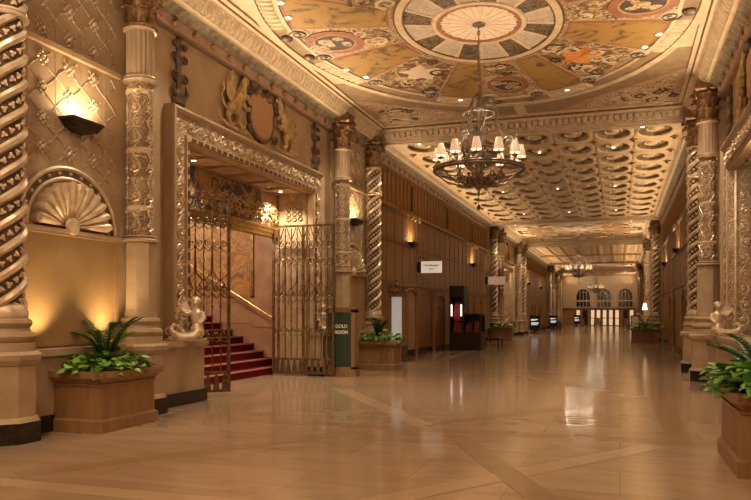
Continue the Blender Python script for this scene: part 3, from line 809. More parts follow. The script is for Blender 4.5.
# ------------------------------------------------------------------ shell niches
def make_niche():
    t=thing('shell_niche','','niche')
    MB().box(-.93,.93,-.03,.0,1.12,2.66).box(-1.0,-.93,-.06,0,1.1,2.66).box(.93,1.0,-.06,0,1.1,2.66).build('smooth_panel','panel',t)
    MB().box(-1.06,1.06,-.11,0,2.68,2.72).box(-1.06,1.06,-.08,0,2.64,2.68).build('ledge_molding','stone',t)
    a=MB()
    for r,tr in ((.96,.035),(.80,.026)):
        a.tube([(r*cos(b),-.03,2.74+r*.88*sin(b)) for b in [pi*k/28 for k in range(29)]],tr,6)
    vs=[];fs=[]
    for k in range(29):
        b=pi*k/28; vs+=[(.80*cos(b),-.03,2.74+.80*.88*sin(b)),(.96*cos(b),-.03,2.74+.96*.88*sin(b))]
    fs=[(2*k,2*k+1,2*k+3,2*k+2) for k in range(28)]
    ar=a.build('arch_molding','silver',t,True); MB().add(vs,fs).build('arch_band','bronzegr',ar)
    b_=MB()
    for k in range(13):
        b=pi*(k+.5)/13; b_.ball((.88*cos(b),-.04,2.74+.88*.88*sin(b)),.028,6,4)
    b_.build('arch_stud','cream',ar)
    vs=[];fs=[]; nl=12; na=nl*8; nr=9
    for j in range(nr+1):
        rr=j/nr
        for i in range(na+1):
            b=pi*i/na; lob=abs(sin(nl*b)) ; lob=abs(sin(nl*b/1.0*1))**.7
            R=(.11+.54*rr)*(1+.08*lob*rr) ; y=-.02-.10*sin(rr*pi*.62)-.085*lob*(.25+.75*rr)
            vs.append((R*cos(b),y,2.76+R*.9*sin(b)))
    w=na+1
    for j in range(nr):
        for i in range(na): fs.append((j*w+i,j*w+i+1,(j+1)*w+i+1,(j+1)*w+i))
    for i in range(na+1): x,y,z=vs[nr*w+i]; vs.append((x*1.0,0,z))
    for i in range(na): fs.append((nr*w+i,nr*w+i+1,(nr+1)*w+i+1,(nr+1)*w+i))
    s=MB().add(vs,fs)
    s.lathe([(.13,0),(.11,.05),(.001,.09)],14,(0,0,0)); s.v[-42:]=[(x,-z-.06,2.78+y*1.0) for x,y,z in s.v[-42:]]
    s.build('scallop_shell','silver',t,True)
    return t
def make_lattice():
    t=thing('lattice_relief','','relief')
    MB().box(-1.06,1.06,-.07,0,5.17,5.24).build('string_molding','cream',t)
    L=MB(); R=MB(); dx,dz=.50,.40; z0=3.0
    def inside(x,z): return abs(x)<1.0 and z<6.42 and not (x*x/1.05**2+((z-2.74)/.93)**2<1) and not 5.12<z<5.28
    for j in range(10):
        for i in range(-2,3):
            x=i*dx; z=z0+j*dz
            if inside(x,z):
                for k in range(8):
                    a=2*pi*k/8; rr=.085 if k%2==0 else .06; R.ball((x+rr*cos(a),-.014,z+rr*sin(a)),.026,5,3,1,.8,1)
                R.ball((x,-.02,z),.034,6,4)
            for s in (-1,1):
                n=8
                for q in range(n):
                    u=(q+.5)/n
                    P_=[]
                    for uu in (u-.055,u+.055): P_.append((x+s*dx*uu+.03*sin(uu*2*pi),-.004,z+dz*uu))
                    if inside(P_[0][0],P_[0][2]) and inside(P_[1][0],P_[1][2]): L.tube(P_,.012,4); 
                    if q%2 and inside(P_[1][0],P_[1][2]): R.ball(P_[1],.018,5,3)
    for x in (-.75,-.25,.25,.75):
        zb=2.78+.9*math.sqrt(max(0,1-(x/1.02)**2)); L.box(x-.005,x+.005,-.006,0,zb,5.16)
        L.box(x-.005,x+.005,-.006,0,5.25,6.45)
    L.build('lattice_line','stone',t); R.build('rosette','silver',t,True)
    return t
def make_wall_light():
    t=thing('wall_uplight','','wall lamp')
    MB().frus(0,-.14,-.13,.0,.26,.10,.36,.14).frus(0,-.10,-.18,-.13,.12,.06,.20,.09).box(-.36,.36,-.29,-.27,0,.03).box(-.37,-.35,-.29,0,0,.03).box(.35,.37,-.29,0,0,.03).build('tray','dark',t)
    MB().box(-.30,.30,-.22,-.05,.0,.008).build('diffuser','bulb',t)
    return t
NI=make_niche(); LA=make_lattice(); WL=make_wall_light()
LIGHTS=[]
nspec=[(0,1,-1,'the nearest'),(0,1,1,'the narrow-looking'),(1,1,-1,'the distant left'),(1,1,1,'the farther left'),(0,-1,1,'the right-hand'),(1,-1,-1,'the distant right'),(1,-1,1,'the farther right'),(2,1,-1,'the very far left'),(2,-1,-1,'the very far right')]
whr=['between the frame-edge twisted column and portal','behind the potted twisted column','beyond the showcase','before the kiosk screen','beside the merfigure portal','behind the plinth column','past the table lamp','near the second kiosk','by the white poster']
for i,(u,side,s,w) in enumerate(nspec):
    y=UC[u]+s*(UH-1.325); rot=side*pi/2; x=CX-side*4.75
    a=NI if i==0 else copy_tree(NI); a.location=(x,y,0); a.rotation_euler=(0,0,rot); a['label']='scallop shell niche '+whr[i]
    b=LA if i==0 else copy_tree(LA); b.location=(x,y,0); b.rotation_euler=(0,0,rot); b['label']='rosette lattice relief above the shell niche '+whr[i]
    c=WL if i==0 else copy_tree(WL); c.location=(x,y+.12*(1 if u==0 and side>0 and s<0 else 0),4.26); c.scale=(.86,.9,.86); c.rotation_euler=(0,0,rot); c['label']='dark tray uplight above the shell '+whr[i]
    if u<2: LIGHTS.append((CX-side*4.52,y+(.12 if i==0 else 0),4.32,1.4))

# merfigures -----------------------------------------------------------
def remesh(mb,name,m,parent,vox=.012,smooth=4):
    o=mb.build('tmp',m); md=o.modifiers.new('r','REMESH'); md.mode='VOXEL'; md.voxel_size=vox; md.use_smooth_shade=True
    sm=o.modifiers.new('s','SMOOTH'); sm.factor=.5; sm.iterations=smooth
    dg=bpy.context.evaluated_depsgraph_get(); me=bpy.data.meshes.new_from_object(o.evaluated_get(dg)); me.name=name
    old=o.data; bpy.data.objects.remove(o); bpy.data.meshes.remove(old)
    n=bpy.data.objects.new(name,me); COL.objects.link(n); n.parent=parent
    me.materials.clear(); me.materials.append(M[m] if isinstance(m,str) else m); me.polygons.foreach_set('use_smooth',[True]*len(me.polygons))
    return n
def make_mer():
    t=thing('merfigure_sculpture','','sculpture')
    b=MB()
    b.tube([(-.16,0,.16),(-.18,-.01,.26),(-.17,-.03,.36),(-.17,-.02,.46),(-.17,-.02,.52)],[.10,.085,.10,.105,.05],10)   # torso
    b.ball((-.16,-.05,.62),.075,12,9,.9,1,1.1); b.ball((-.16,-.13,.60),.018,6,5); b.ball((-.19,-.115,.635),.014,6,5); b.ball((-.13,-.115,.635),.014,6,5); b.tube([(-.17,-.03,.5),(-.16,-.045,.58)],.042,8)
    for k in range(7):
        a=k*.9; b.ball((-.16+.065*cos(a),-.02,.655+.045*sin(a)),.032,6,5)    # curls
    b.tube([(-.27,-.02,.46),(-.31,-.07,.36),(-.25,-.13,.29)],[.04,.034,.026],8)
    b.tube([(-.08,-.03,.46),(.0,-.09,.43),(.07,-.10,.50)],[.042,.033,.026],8); b.ball((.09,-.10,.52),.03,6,5)
    b.ball((-.23,-.14,.285),.03,6,5)
    b.tube([(-.17,0,.24),(-.20,-.05,.13),(-.12,-.08,.07),(.0,-.08,.055),(.12,-.07,.07),(.22,-.05,.12),(.26,-.04,.20),(.20,-.04,.26),(.14,-.04,.22),(.16,-.04,.17)],[.11,.115,.10,.085,.075,.06,.05,.04,.032,.02],10)
    for (cx,cz,r,a0,tu) in ((.06,.40,.12,-.5,1.2),(.30,.14,.07,pi,-1.2)):
        sp=spiral2(cx,cz,r,.02,a0,tu,14); b.tube([(p,0.02,q) for p,q in sp],[.03-.001*j for j in range(len(sp))],6)
    for k in range(5):
        b.tube([(-.08,.05,.44),(.0+.03*k,.06,.62-.02*k),(.05+.05*k,.05,.72-.07*k)],[.03,.028,.012],6)   # wing
    b.tube([(-.26,-.02,.04),(.30,-.02,.03)],[.05,.05],6)
    remesh(b,'figure','silver',t)
    MB().box(-.34,.36,-.17,.14,0,.03).build('base_slab','stone',t)
    return t
MR=make_mer(); MR.location=(2.10,UC[0]+2.60,1.10); MR.rotation_euler=(0,0,0.0); MR['label']='curling merfigure sculpture on the stone dado of the right wall'
ML=copy_tree(MR); ML.scale=(-1.0,1.0,1.05)
ML.location=(-7.10,UC[0]-3.17,1.10); ML.rotation_euler=(0,0,.55); ML['label']='pale merfigure sculpture at the dado end left of the gates'
m3=copy_tree(MR); m3.location=(-7.10,UC[0]+3.35,1.10); m3.rotation_euler=(0,0,.3); m3['label']='merfigure sculpture behind the bars of the right gate leaf'
m4=copy_tree(MR); m4.location=(-7.05,UC[1]-3.2,1.10); m4.rotation_euler=(0,0,.5); m4['label']='small pale merfigure sculpture beyond the distant left planter'
# ------------------------------------------------------------------ stair hall behind the left portal
XI=-8.4; c=UC[0]
def st(name,mb,m): return mb.build(name,m,kind='structure')
st('wall_stair_side',MB().box(-13.2,XI,18.15,18.35,0,5.2),'marble')
st('wall_stair_near',MB().box(-13.2,XI,9.6,9.8,0,5.2),'marble')
st('wall_stair_back',MB().box(-13.4,-13.2,9.6,18.35,0,5.2),'marble')
st('ceiling_stair',MB().box(-13.4,XI-.02,9.6,18.35,5.0,5.2),'peach')
st('wall_stair_return',MB().box(XI-.15,XI,c+3.07,18.15,0,5.1).box(XI-.15,XI,9.8,c-2.7,0,5.1),'marble')
st('wall_stair_upper',MB().box(XI-.15,XI,c-2.7,c+3.07,3.75,5.1),'marble')
o=st('trim_stair_lintel',MB().box(XI-.2,XI+.06,c-2.64,c+2.98,3.60,3.70).box(XI-.2,XI+.10,c-2.64,c+2.98,3.70,3.76).box(XI-.2,XI+.03,c-2.64,c+2.98,3.52,3.60),'brass')
st('trim_stair_pier',MB().box(-9.5,-8.56,18.0,18.15,0,4.9).box(-9.56,-8.56,17.97,18.15,1.2,1.32),'marble')
st('baseboard_stair_dado',MB().box(-13.2,-9.5,18.05,18.15,0,1.95).box(-13.2,-9.5,18.02,18.15,1.88,2.0).box(-13.2,-9.5,18.03,18.15,1.3,1.36),'marble')
mu=MB().box(-13.0,-9.62,18.08,18.149,2.02,4.7).build('landscape_mural','mural'); tag(mu,'warm landscape mural on the wall beside the red staircase','mural')
f=MB()
for (a,b,e,g) in ((-13.05,-9.57,1.99,2.05),(-13.05,-9.57,4.67,4.73),(-9.66,-9.57,2.0,4.7)): f.box(a,b,18.04,18.1,e,g)
f.build('mural_border','brass',mu)
tp=MB().box(XI,XI+.04,c-2.62,c+2.05,3.80,4.60).build('figure_tapestry','tapest'); tag(tp,'dark painted frieze of figures above the staircase lintel','painting')
def box_r(mb,*a): return mb.box(*a)
vf=MB()
for r_ in range(2): vine(vf,3.7,.17,lambda u,v,h,r_=r_:(XI+.045+h,c-.75+u,3.96+r_*.24+v),.024,.36-.04*r_,10,4)
o=vf.build('gilt_foliage_frieze','gold'); tag(o,'gilt foliage frieze over the lintel, right of the painted figures','relief')
# staircase
stt=thing('carpeted_staircase','wide staircase with dark red carpet and pale nosings behind the gates','staircase',(-8.57,14.1,0))
for k in range(8):
    x1=-.33*k; z=.19*(k+1)
    s=MB().box(-4.6,x1,-3.5,3.95,z-.19,z).build('step','carpet',stt)
    MB().box(x1-.035,x1+.018,-3.5,3.95,z-.028,z+.006).build('nosing','nosing',s)
hr=thing('stair_handrail','brass handrail climbing beside the red carpeted steps','handrail',(-8.62,17.55,0))
MB().tube([(0,0,.19),(0,0,1.22)],.03,8).build('post','brass',hr)
MB().tube([(-2.6,0,2.9),(-.05,0,1.42),(0,0,1.40),(.05,0,1.30),(.0,0,1.20)],.032,8).build('rail','brass',hr)
MB().tube([(-2.3,0,1.5),(-2.3,0,2.72)],.022,8).build('post','brass',hr)
# gates
M['gate']=mat('gate_bronze',(.24,.155,.075),(.11,.065,.03),.40,.7,scale=12,bumpk=.3)
def make_gate(W=1.62,H=3.8):
    t=thing('gate_leaf','','gate')
    fr_=MB()
    for x in (0,W/2,W): fr_.box(x-.03,x+.03,-.025,.025,.05,H)
    for z in (.05,.40,H-.05): fr_.box(0,W,-.022,.022,z,z+.05)
    fr_.build('frame','gate',t)
    n=10
    for i in range(1,n):
        if i==n//2: continue
        x=W*i/n; b=MB()
        pts=[(x+.006*cos(j*1.9),.006*sin(j*1.9),.42+(H-.5)*j/60) for j in range(61)]
        b.tube(pts,.013,4)
        for z in (3.28,2.85,1.7): b.ball((x,0,z),.03,6,4)
        b.build('bar','gate',t)
    for zc,sz in ((3.34,.17),(2.92,.17),(2.05,.2),(1.15,.16)):
        m=MB()
        for i in range(n):
            x=W*(i+.5)/n; s=1 if i%2 else -1
            m.tube([(a,0,b) for a,b in spiral2(x,zc,.068,.012,s*pi/2,s*1.4,12)],.012,4)
            m.tube([(x-W/n/2,0,zc-sz*.5),(x,0,zc-sz*.9),(x+W/n/2,0,zc-sz*.5)],.012,4)
        m.build('scroll_row','gate',t)
    m=MB()
    for i in range(0,n,2):
        x=W*(i+1)/n
        m.tube([(x-W/n,0,2.85),(x-W/n*.9,0,2.35),(x,0,2.18),(x+W/n*.9,0,2.35),(x+W/n,0,2.85)],.014,4)
        m.tube([(x-.09,0,2.12),(x,0,2.24),(x+.09,0,2.12),(x,0,2.0)],.014,4,True)
        m.tube([(x-W/n*.8,0,H-.05),(x-.02,0,H-.35),(x+.02,0,H-.35),(x+W/n*.8,0,H-.05)],.013,4)
    m.build('loop_row','gate',t)
    for i in range(n):
        x=W*(i+.5)/n; MB().prism([(x-.065,.07),(x+.065,.07),(x+.02,.40),(x-.02,.40)],lambda a,b:(a,-.01,b),lambda a,b:(a,.01,b)).build('picket','gate',t)
    return t
G=make_gate()
def gpos(o,a,b):
    o.location=(a[0],a[1],0); o.rotation_euler=(0,0,math.atan2(b[1]-a[1],b[0]-a[0]))
gpos(G,(-8.33,11.42),(-7.17,12.62)); G['label']='open scrolled gate leaf standing in front of the red stairs'
g2=copy_tree(G); gpos(g2,(-8.36,16.86),(-6.78,16.90)); g2['label']='open scrolled gate leaf beside the green sign stand'

# ------------------------------------------------------------------ planters and plants
def make_planter(hx=.42,hy=.61,H=.80):
    t=thing('wood_planter','','planter')
    MB().frus(0,0,.0,.15,hx,hy,hx,hy).frus(0,0,.15,.175,hx,hy,hx-.03,hy-.03).build('base','woodred',t)
    b=MB().frus(0,0,.17,.60,hx-.035,hy-.035,hx-.045,hy-.045)
    b.build('body','woodred',t)
    MB().frus(0,0,.60,.63,hx-.03,hy-.03,hx-.015,hy-.015).frus(0,0,.63,.66,hx-.04,hy-.04,hx-.03,hy-.03).frus(0,0,.66,.71,hx-.025,hy-.025,hx+.02,hy+.02).frus(0,0,.71,.73,hx+.045,hy+.045,hx+.05,hy+.05).build('rim','woodred',t)
    r=MB()
    for (x0,x1,y0,y1) in ((-hx-.05,-hx+.04,-hy-.05,hy+.05),(hx-.04,hx+.05,-hy-.05,hy+.05),(-hx,hx,-hy-.05,-hy+.04),(-hx,hx,hy-.04,hy+.05)): r.box(x0,x1,y0,y1,.73,H)
    r.build('rim_ledge','woodred',t)
    MB().box(-hx+.02,hx-.02,-hy+.02,hy-.02,.73,.765).build('soil','soil',t)
    return t
def leaf(mb,c,d,up,L,W,heart=True):
    d=Vector(d).normalized(); up=Vector(up); s=d.cross(up).normalized(); n=s.cross(d).normalized(); c=Vector(c)
    prof=[(0,.0),(.12,.75),(.35,1),(.62,.78),(.85,.34),(1,0)] if heart else [(0,0),(.3,.8),(.6,1),(.85,.55),(1,0)]
    vs=[];fs=[]
    for t,w in prof:
        p=c+d*L*t-n*L*.18*t*t
        for k in (-1,0,1): vs.append(tuple(p+s*(k*W*.5*w)+n*(abs(k)*W*.12*w)))
    m=len(prof)
    for i in range(m-1):
        for k in (0,1): fs.append((i*3+k,i*3+k+1,i*3+k+4,i*3+k+3))
    mb.add(vs,fs)
def pothos(label,loc,rot,hx,hy,n,seed,group=None,big=1):
    random.seed(seed); t=thing('pothos_plant',label,'plant',loc,rot,group)
    L=MB(); V=MB()
    for i in range(n):
        a=random.uniform(0,2*pi); e=random.random()**.5
        x=hx*1.12*e*cos(a); y=hy*1.12*e*sin(a); h=.05+random.uniform(0,.24)*(1.1-e*.6)
        if e>.85: h-=random.uniform(0,.12)
        d=(cos(a)+random.uniform(-.7,.7),sin(a)+random.uniform(-.7,.7),random.uniform(-.35,.45))
        s=random.uniform(.10,.155)*big
        leaf(L,(x,y,h),d,(random.uniform(-.4,.4),random.uniform(-.4,.4),1),s,s*.85)
        if i%3==0: V.tube([(x*.5,y*.5,-.02),(x*.8,y*.8,h*.8+.02),(x,y,h)],.004,4)
    L.build('foliage','leaf',t,True); V.build('vine','leafdk',t); return t
def zz(label,loc,rot,n,seed,H=.6,spread=.5,group=None):
    random.seed(seed); t=thing('zz_plant',label,'plant',loc,rot,group)
    for i in range(n):
        a=2*pi*i/n+random.uniform(-.3,.3); sp=spread*random.uniform(.45,1); h=H*random.uniform(.65,1)
        mb=MB(); pts=[]
        for k in range(9):
            u=k/8; pts.append(Vector((cos(a)*sp*u**1.5, sin(a)*sp*u**1.5, h*sin(u*pi/2.3))))
        mb.tube(pts,[.014-.010*k/8 for k in range(9)],5)
        for k in range(15):
            u=.22+.78*k/14; p=Vector((cos(a)*sp*u**1.5, sin(a)*sp*u**1.5, h*sin(u*pi/2.3)))
            for s in (-1,1):
                dd=(-s*sin(a)+cos(a)*.7,s*cos(a)+sin(a)*.7,.55); leaf(mb,p,dd,(0,0,1),.135*(1.15-.5*u),.078*(1.2-.4*u),False)
        mb.build('frond','leafdk',t,True)
    return t
PL=make_planter(); PL.location=(-6.77,8.47,0); PL['label']='square wooden planter below the nearest shell niche'
PR=make_planter(.42,.73); PR.location=(1.47,8.36,0); PR['label']='large wooden planter cut by the right frame edge'
p3=dup(PL,(-6.46,19.62,0),pi/2,'wooden planter between the green sign stand and the ornate vitrine')
p4=dup(PL,(-6.5,43.0,0),pi/2,'small distant planter at the foot of the far left twisted column')
p5=dup(PR,(1.28,41.9,0),pi/2,'distant planter with spreading plant at the right column foot')
p6=dup(PL,(-6.35,79.1,0),pi/2,'very distant pale planter right of the second kiosk screen')
pothos('bright leafy pothos filling the planter below the near shell niche',(-6.77,8.47,.77),0,.44,.62,210,3)
zz('dark green zz plant rising from the planter by the near shell niche',(-6.80,8.50,.76),0,13,5,.76,.55)
pothos('large leafed pothos spilling from the planter at the right edge',(1.42,8.30,.80),0,.43,.78,300,8,big=1.35)
zz('arching zz plant fronds in the planter at the right edge',(1.42,8.5,.76),0,10,12,.62,.72)
pothos('pothos in the planter between sign stand and vitrine',(-6.46,19.62,.77),pi/2,.46,.62,130,21,big=1.2)
zz('upright dark plant in the planter between sign stand and vitrine',(-6.46,19.62,.76),0,12,23,.75,.35)
pothos('distant green plant in the planter at the far left twisted column',(-6.5,43.0,.77),pi/2,.5,.7,90,31,big=1.9)
pothos('pale green pothos in the distant right planter',(1.28,41.9,.77),pi/2,.55,.8,90,41,big=1.9)
zz('wide arching plant in the distant right planter',(1.28,41.9,.76),0,10,43,.75,1.0)

# ------------------------------------------------------------------ green sign stand with text
def text_mesh(s,size,m,name,parent,loc,rot=(pi/2,0,0),ext=.003,align='CENTER',bold=0):
    cu=bpy.data.curves.new(name,'FONT'); cu.body=s; cu.size=size; cu.extrude=ext; cu.align_x=align; cu.align_y='CENTER'; cu.offset=bold
    o=bpy.data.objects.new('t',cu); COL.objects.link(o); dg=bpy.context.evaluated_depsgraph_get(); me=bpy.data.meshes.new_from_object(o.evaluated_get(dg))
    bpy.data.objects.remove(o); n=bpy.data.objects.new(name,me); COL.objects.link(n); me.materials.clear(); me.materials.append(M[m]); n.location=loc; n.rotation_euler=rot; n.parent=parent; return n
sg=thing('sign_stand','tan wooden stand with green panel lettered gold room','sign',(-6.60,17.15,0))
MB().box(-.41,.41,-.17,.17,0,.18).build('base','woodred',sg)
MB().box(-.38,-.32,-.15,.15,.18,1.66).box(.29,.38,-.15,.15,.18,1.66).box(-.38,.38,-.15,.15,1.60,1.68).box(-.40,.40,-.17,.17,1.68,1.72).box(-.38,.38,-.15,.15,.18,.24).box(-.32,.29,.0,.1,.24,1.6).build('frame','woodred',sg)
gp=MB()
for i in range(9): x=-.32+.61*i/9; gp.box(x+.003,x+.065,-.135,-.01,.24,1.6)
gp=gp.build('green_panel','green',sg)
text_mesh('GOLD',.115,'white','lettering',gp,(.03,-.139,1.25),bold=.003)
text_mesh('ROOM',.115,'white','lettering',gp,(.03,-.139,1.10),bold=.006)

# ornate vitrine ---------------------------------------------------------
vt=thing('carved_vitrine','tall carved gilt vitrine with crest before the lit doorway','display case',(-6.88,22.95,0))
MB().box(-.30,.30,-.15,.22,.55,.65).box(-.30,-.18,-.15,.2,.65,2.15).box(.17,.30,-.15,.2,.65,2.15).box(-.30,.30,-.15,.2,2.12,2.25).box(-.18,.17,.16,.2,.65,2.12).build('case','woodred',vt)
MB().box(-.18,.17,-.12,-.10,.65,2.12).build('glass','vitrglow',vt)
cr=MB(); 
for s in (-1,1):
    cr.tube([(s*a,-.1,b) for a,b in spiral2(.18,2.38,.13,.02,0,1.4,12)],.035,6); cr.tube([(s*.3,-.1,2.25),(s*.22,-.1,2.42),(s*.08,-.1,2.5)],[.05,.05,.04],6)
cr.ball((0,-.1,2.5),.1,8,6); cr.ball((0,-.1,2.62),.06,8,6); cr.box(-.35,.35,-.2,.22,2.24,2.29)
cr.build('crest','bronze',vt,True)
for sx in (-1,1):
    for y in (-.1,.16): MB().lathe([(.05,0),(.03,.06),(.055,.16),(.03,.28),(.05,.4),(.045,.55)],10,(sx*.24,y,0)).build('leg','bronzegr',vt,True)
MB().box(-.26,.26,-.12,.18,.08,.13).build('stretcher','bronzegr',vt)

# black showcase -----------------------------------------------------------
sc=thing('black_showcase','tall black showcase with red goods against the oak wall','display case',(-6.33,31.6,0))
MB().box(-.67,.70,-.55,.55,0,.78).build('base_cabinet','dark',sc)
MB().box(-.67,-.60,-.5,.5,.78,2.75).box(-.12,-.04,-.5,.5,.78,2.3).box(-.67,-.04,-.5,.5,2.3,2.78).box(-.67,-.04,.42,.5,.78,2.3).build('tower','dark',sc)
MB().box(-.04,.70,-.5,.5,1.50,1.58).box(.62,.70,-.5,-.42,.78,1.5).box(.3,.34,-.5,-.46,.78,1.5).box(-.04,.70,.44,.5,.78,1.5).build('counter_case','dark',sc)
for i,(x,z,w,h,nm,lb) in enumerate(((-.34,.78,.40,.42,'handbag','red handbag low in the tall black showcase'),(-.36,1.25,.30,.75,'red_dress_display','red tapering display high in the black showcase tower'),(.14,.78,.28,.35,'handbag','dark red handbag in the low part of the showcase'),(.48,.78,.22,.45,'handbag','pinkish red bag at the open end of the showcase'))):
    o=MB().frus(0,0,0,h,w*.5,.14,w*.34,.09).tube([(w*.2*cos(a),0,h+w*.28*sin(a)) for a in [pi*k/8 for k in range(9)]],.012,5).build(nm,'redgoods'); o.location=(-6.33+x,31.35,z+(.02 if nm!='handbag' else .001)); tag(o,lb,'bag' if nm=='handbag' else 'display')
for i,(x,z,lb) in enumerate(((-.57,1.62,'left'),(-.15,1.62,'right'))):
    o=MB().box(-.03,.03,-.02,.02,-.25,.25).build('strip_lamp','striplt'); o.location=(-6.33+x,31.08,z+.1); tag(o,'small glowing strip lamp on the %s edge of the showcase tower'%lb,'lamp')
bn=thing('low_bench','low black bench beyond the showcase by the twisted column','bench',(-6.35,36.6,0))
MB().box(-.9,.8,-.7,.7,.26,.38).build('seat','dark',bn)
for sx in (-.8,.7):
    for sy in (-.6,.6): MB().box(sx-.04,sx+.04,sy-.04,sy+.04,0,.26).build('leg','dark',bn)

# hanging signs -------------------------------------------------------------
def hang_sign(loc,label,lines,w=.82,h=.45,m='signglow'):
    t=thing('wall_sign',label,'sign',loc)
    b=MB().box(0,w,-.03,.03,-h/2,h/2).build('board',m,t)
    MB().tube([(-.1,0,.05),(-.1,0,.42),(.1,0,.36),(.26,0,.25)],.018,5).tube([(w*.3,0,h/2),(w*.3,0,h/2+.02)],.01,4).box(-.16,0,-.02,.02,-.2,.2).build('bracket','dark',t)
    for s,z,sz in lines: text_mesh(s,sz,'dark','lettering',b,(w*.5,-.033,z),bold=.002)
    return t
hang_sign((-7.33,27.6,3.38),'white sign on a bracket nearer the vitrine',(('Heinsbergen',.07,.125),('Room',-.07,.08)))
hang_sign((-6.95,40.6,3.42),'blank pale sign on a bracket by the distant twisted column',(),m='signglowdim',w=.95)

# kiosk screens ---------------------------------------------------------------
def kiosk():
    t=thing('kiosk_screen','','sign')
    MB().box(-.32,.32,-.22,.22,0,.06).box(-.08,.08,-.05,.05,.06,.3).build('foot','dark',t)
    s=MB().box(-.40,.40,-.06,.06,.28,1.45).build('screen','dark',t)
    m=MB()
    for z,a,b in ((1.12,-.3,.26),(1.06,-.3,.05),(.86,-.28,.3),(.78,-.28,.30),(.70,-.26,.22)): m.box(a,b,-.068,-.06,z-.02,z+.04)
    m.build('screen_content','screen',s); return t
K=kiosk(); K.location=(-6.55,60.5,0); K['label']='black kiosk screen with white lines, nearest on the left'
dup(K,(-6.5,77.4,0),0,'second black kiosk screen on the left beside the pale planter')
dup(K,(-5.3,98.5,0),0,'smallest black kiosk screen at the far left doors')
k4=dup(K,(1.42,75.5,0),0,'black framed screen with white poster behind the distant right planter')
kb=MB().box(-.3,.3,-.075,-.062,.4,1.35).build('poster','white',k4)
fl_=thing('floor_lamp','glowing lamp with tapered shade beyond the right twisted column','lamp',(1.60,52.5,0))
MB().lathe([(.16,0),(.16,.03),(.03,.06),(.02,.3),(.02,1.75),(.001,1.76)],14).build('pole','bronze',fl_,True)
MB().lathe([(.17,1.85),(.09,2.3)],16,cap=False).build('lamp_shade','lampsh',fl_,True)
LAMPP=[(1.6,52.5,2.0)]

# ------------------------------------------------------------------ chandeliers
def make_chandelier():
    t=thing('iron_chandelier','','chandelier')
    def circ(R,z,n=40): return [(R*cos(2*pi*k/n),R*sin(2*pi*k/n),z) for k in range(n)]
    MB().tube(circ(.86,0),.035,6,True).tube(circ(.86,.05),.018,5,True).build('ring','iron',t,True)
    MB().tube(circ(.34,.42),.02,5,True).tube(circ(.3,1.1),.016,5,True).build('upper_hoop','iron',t,True)
    MB().lathe([(.001,-.52),(.03,-.47),(.015,-.40),(.05,-.36),(.12,-.26),(.16,-.16),(.08,-.10),(.05,0),(.08,.1),(.05,.2),(.035,.5),(.07,.6),(.04,.7),(.035,1.1),(.08,1.2),(.04,1.3),(.02,1.5),(.018,1.7)],14).build('stem','iron',t,True)
    ch=MB(); z=1.7
    while z<2.78:
        i=int(z*20); ch.tube([(.028*cos(a)*(i%2),.028*cos(a)*((i+1)%2),z+.045*sin(a)) for a in [2*pi*k/8 for k in range(8)]],.007,4,True); z+=.065
    ch.tube([(0,0,1.6),(0,0,2.86)],.012,5).build('chain','iron',t)
    MB().lathe([(.001,2.80),(.12,2.82),(.14,2.87),(.10,2.88)],16).build('ceiling_rose','iron',t,True)
    for k in range(8):
        a=2*pi*k/8+.4; ca,sa=cos(a),sin(a); m=MB()
        m.tube([(r*ca,r*sa,z) for r,z in spiral2(.20,-.20,.13,.02,0,-1.5,12)],.022,5)
        m.tube([(r*ca,r*sa,z) for r,z in spiral2(.24,.22,.14,.02,pi,1.5,12)],.018,5)
        m.tube([(r*ca,r*sa,z) for r,z in spiral2(.16,.78,.10,.02,pi,-1.5,12)],.016,5)
        m.ball((.36*ca,.36*sa,-.12),.035,6,4); m.ball((.28*ca,.28*sa,.44),.035,6,4)
        m.build('inner_scroll','iron',t,True)
    MB().tube([(0,0,-.5),(0,0,-.68)],.008,4).lathe([(.001,-.78),(.045,-.74),(.04,-.70),(.015,-.66)],8).build('tassel','iron',t,True)
    for k in range(8):
        a=2*pi*k/8; ca,sa=cos(a),sin(a); m=MB()
        pts=[(.05,-.1),(.3,-.28),(.62,-.2),(.86,0)]
        m.tube([(r*ca,r*sa,z) for r,z in pts],.018,5)
        m.tube([(r*ca,r*sa,z) for r,z in spiral2(.42,-.12,.11,.02,pi,1.4,12)],.014,5)
        m.build('lower_scroll','iron',t,True)
    for k in range(6):
        a=2*pi*k/6+.3; ca,sa=cos(a),sin(a); m=MB()
        pts=[(.62,.02),(.74,.35),(.66,.62),(.45,.72),(.34,.95),(.36,1.15),(.24,1.36),(.05,1.42)] if k%2==0 else [(.16,0),(.2,.4),(.13,.8),(.24,1.1),(.12,1.35),(.03,1.5)]
        P_=[]
        for i in range(len(pts)-1):
            for q in range(4):
                u=q/4; P_.append((pts[i][0]*(1-u)+pts[i+1][0]*u,pts[i][1]*(1-u)+pts[i+1][1]*u))
        P_.append(pts[-1])
        m.tube([(r*ca,r*sa,z) for r,z in P_],.022,6)
        if k%2==0:
            m.tube([(r*ca,r*sa,z) for r,z in spiral2(.56,.56,.13,.02,.6,1.5,14)],.017,5); m.tube([(.72*ca,.72*sa,.4),(.72*ca,.72*sa,.85)],[.014,.006],5); m.ball((.72*ca,.72*sa,.62),.03,6,4)
        m.build('scroll_arm','iron',t,True)
    for k in range(12):
        a=2*pi*k/12+.13; R=.80 ; x,y=R*cos(a),R*sin(a)
        ar=MB().tube([(x*1.07,y*1.07,0),(x*1.12,y*1.12,.1),(x,y,.18)],.012,5).lathe([(.001,.17),(.05,.18),(.06,.21),(.018,.22),(.018,.30)],8,(x,y,0)).build('candle_arm','iron',t,True)
        MB().ball((x,y,.35),.028,7,5,1,1,1.4).build('bulb','bulb',ar)
        MB().lathe([(.098,.24),(.085,.34),(.052,.47)],14,(x,y,0),cap=False).build('lamp_shade','shade',ar,True)
    return t
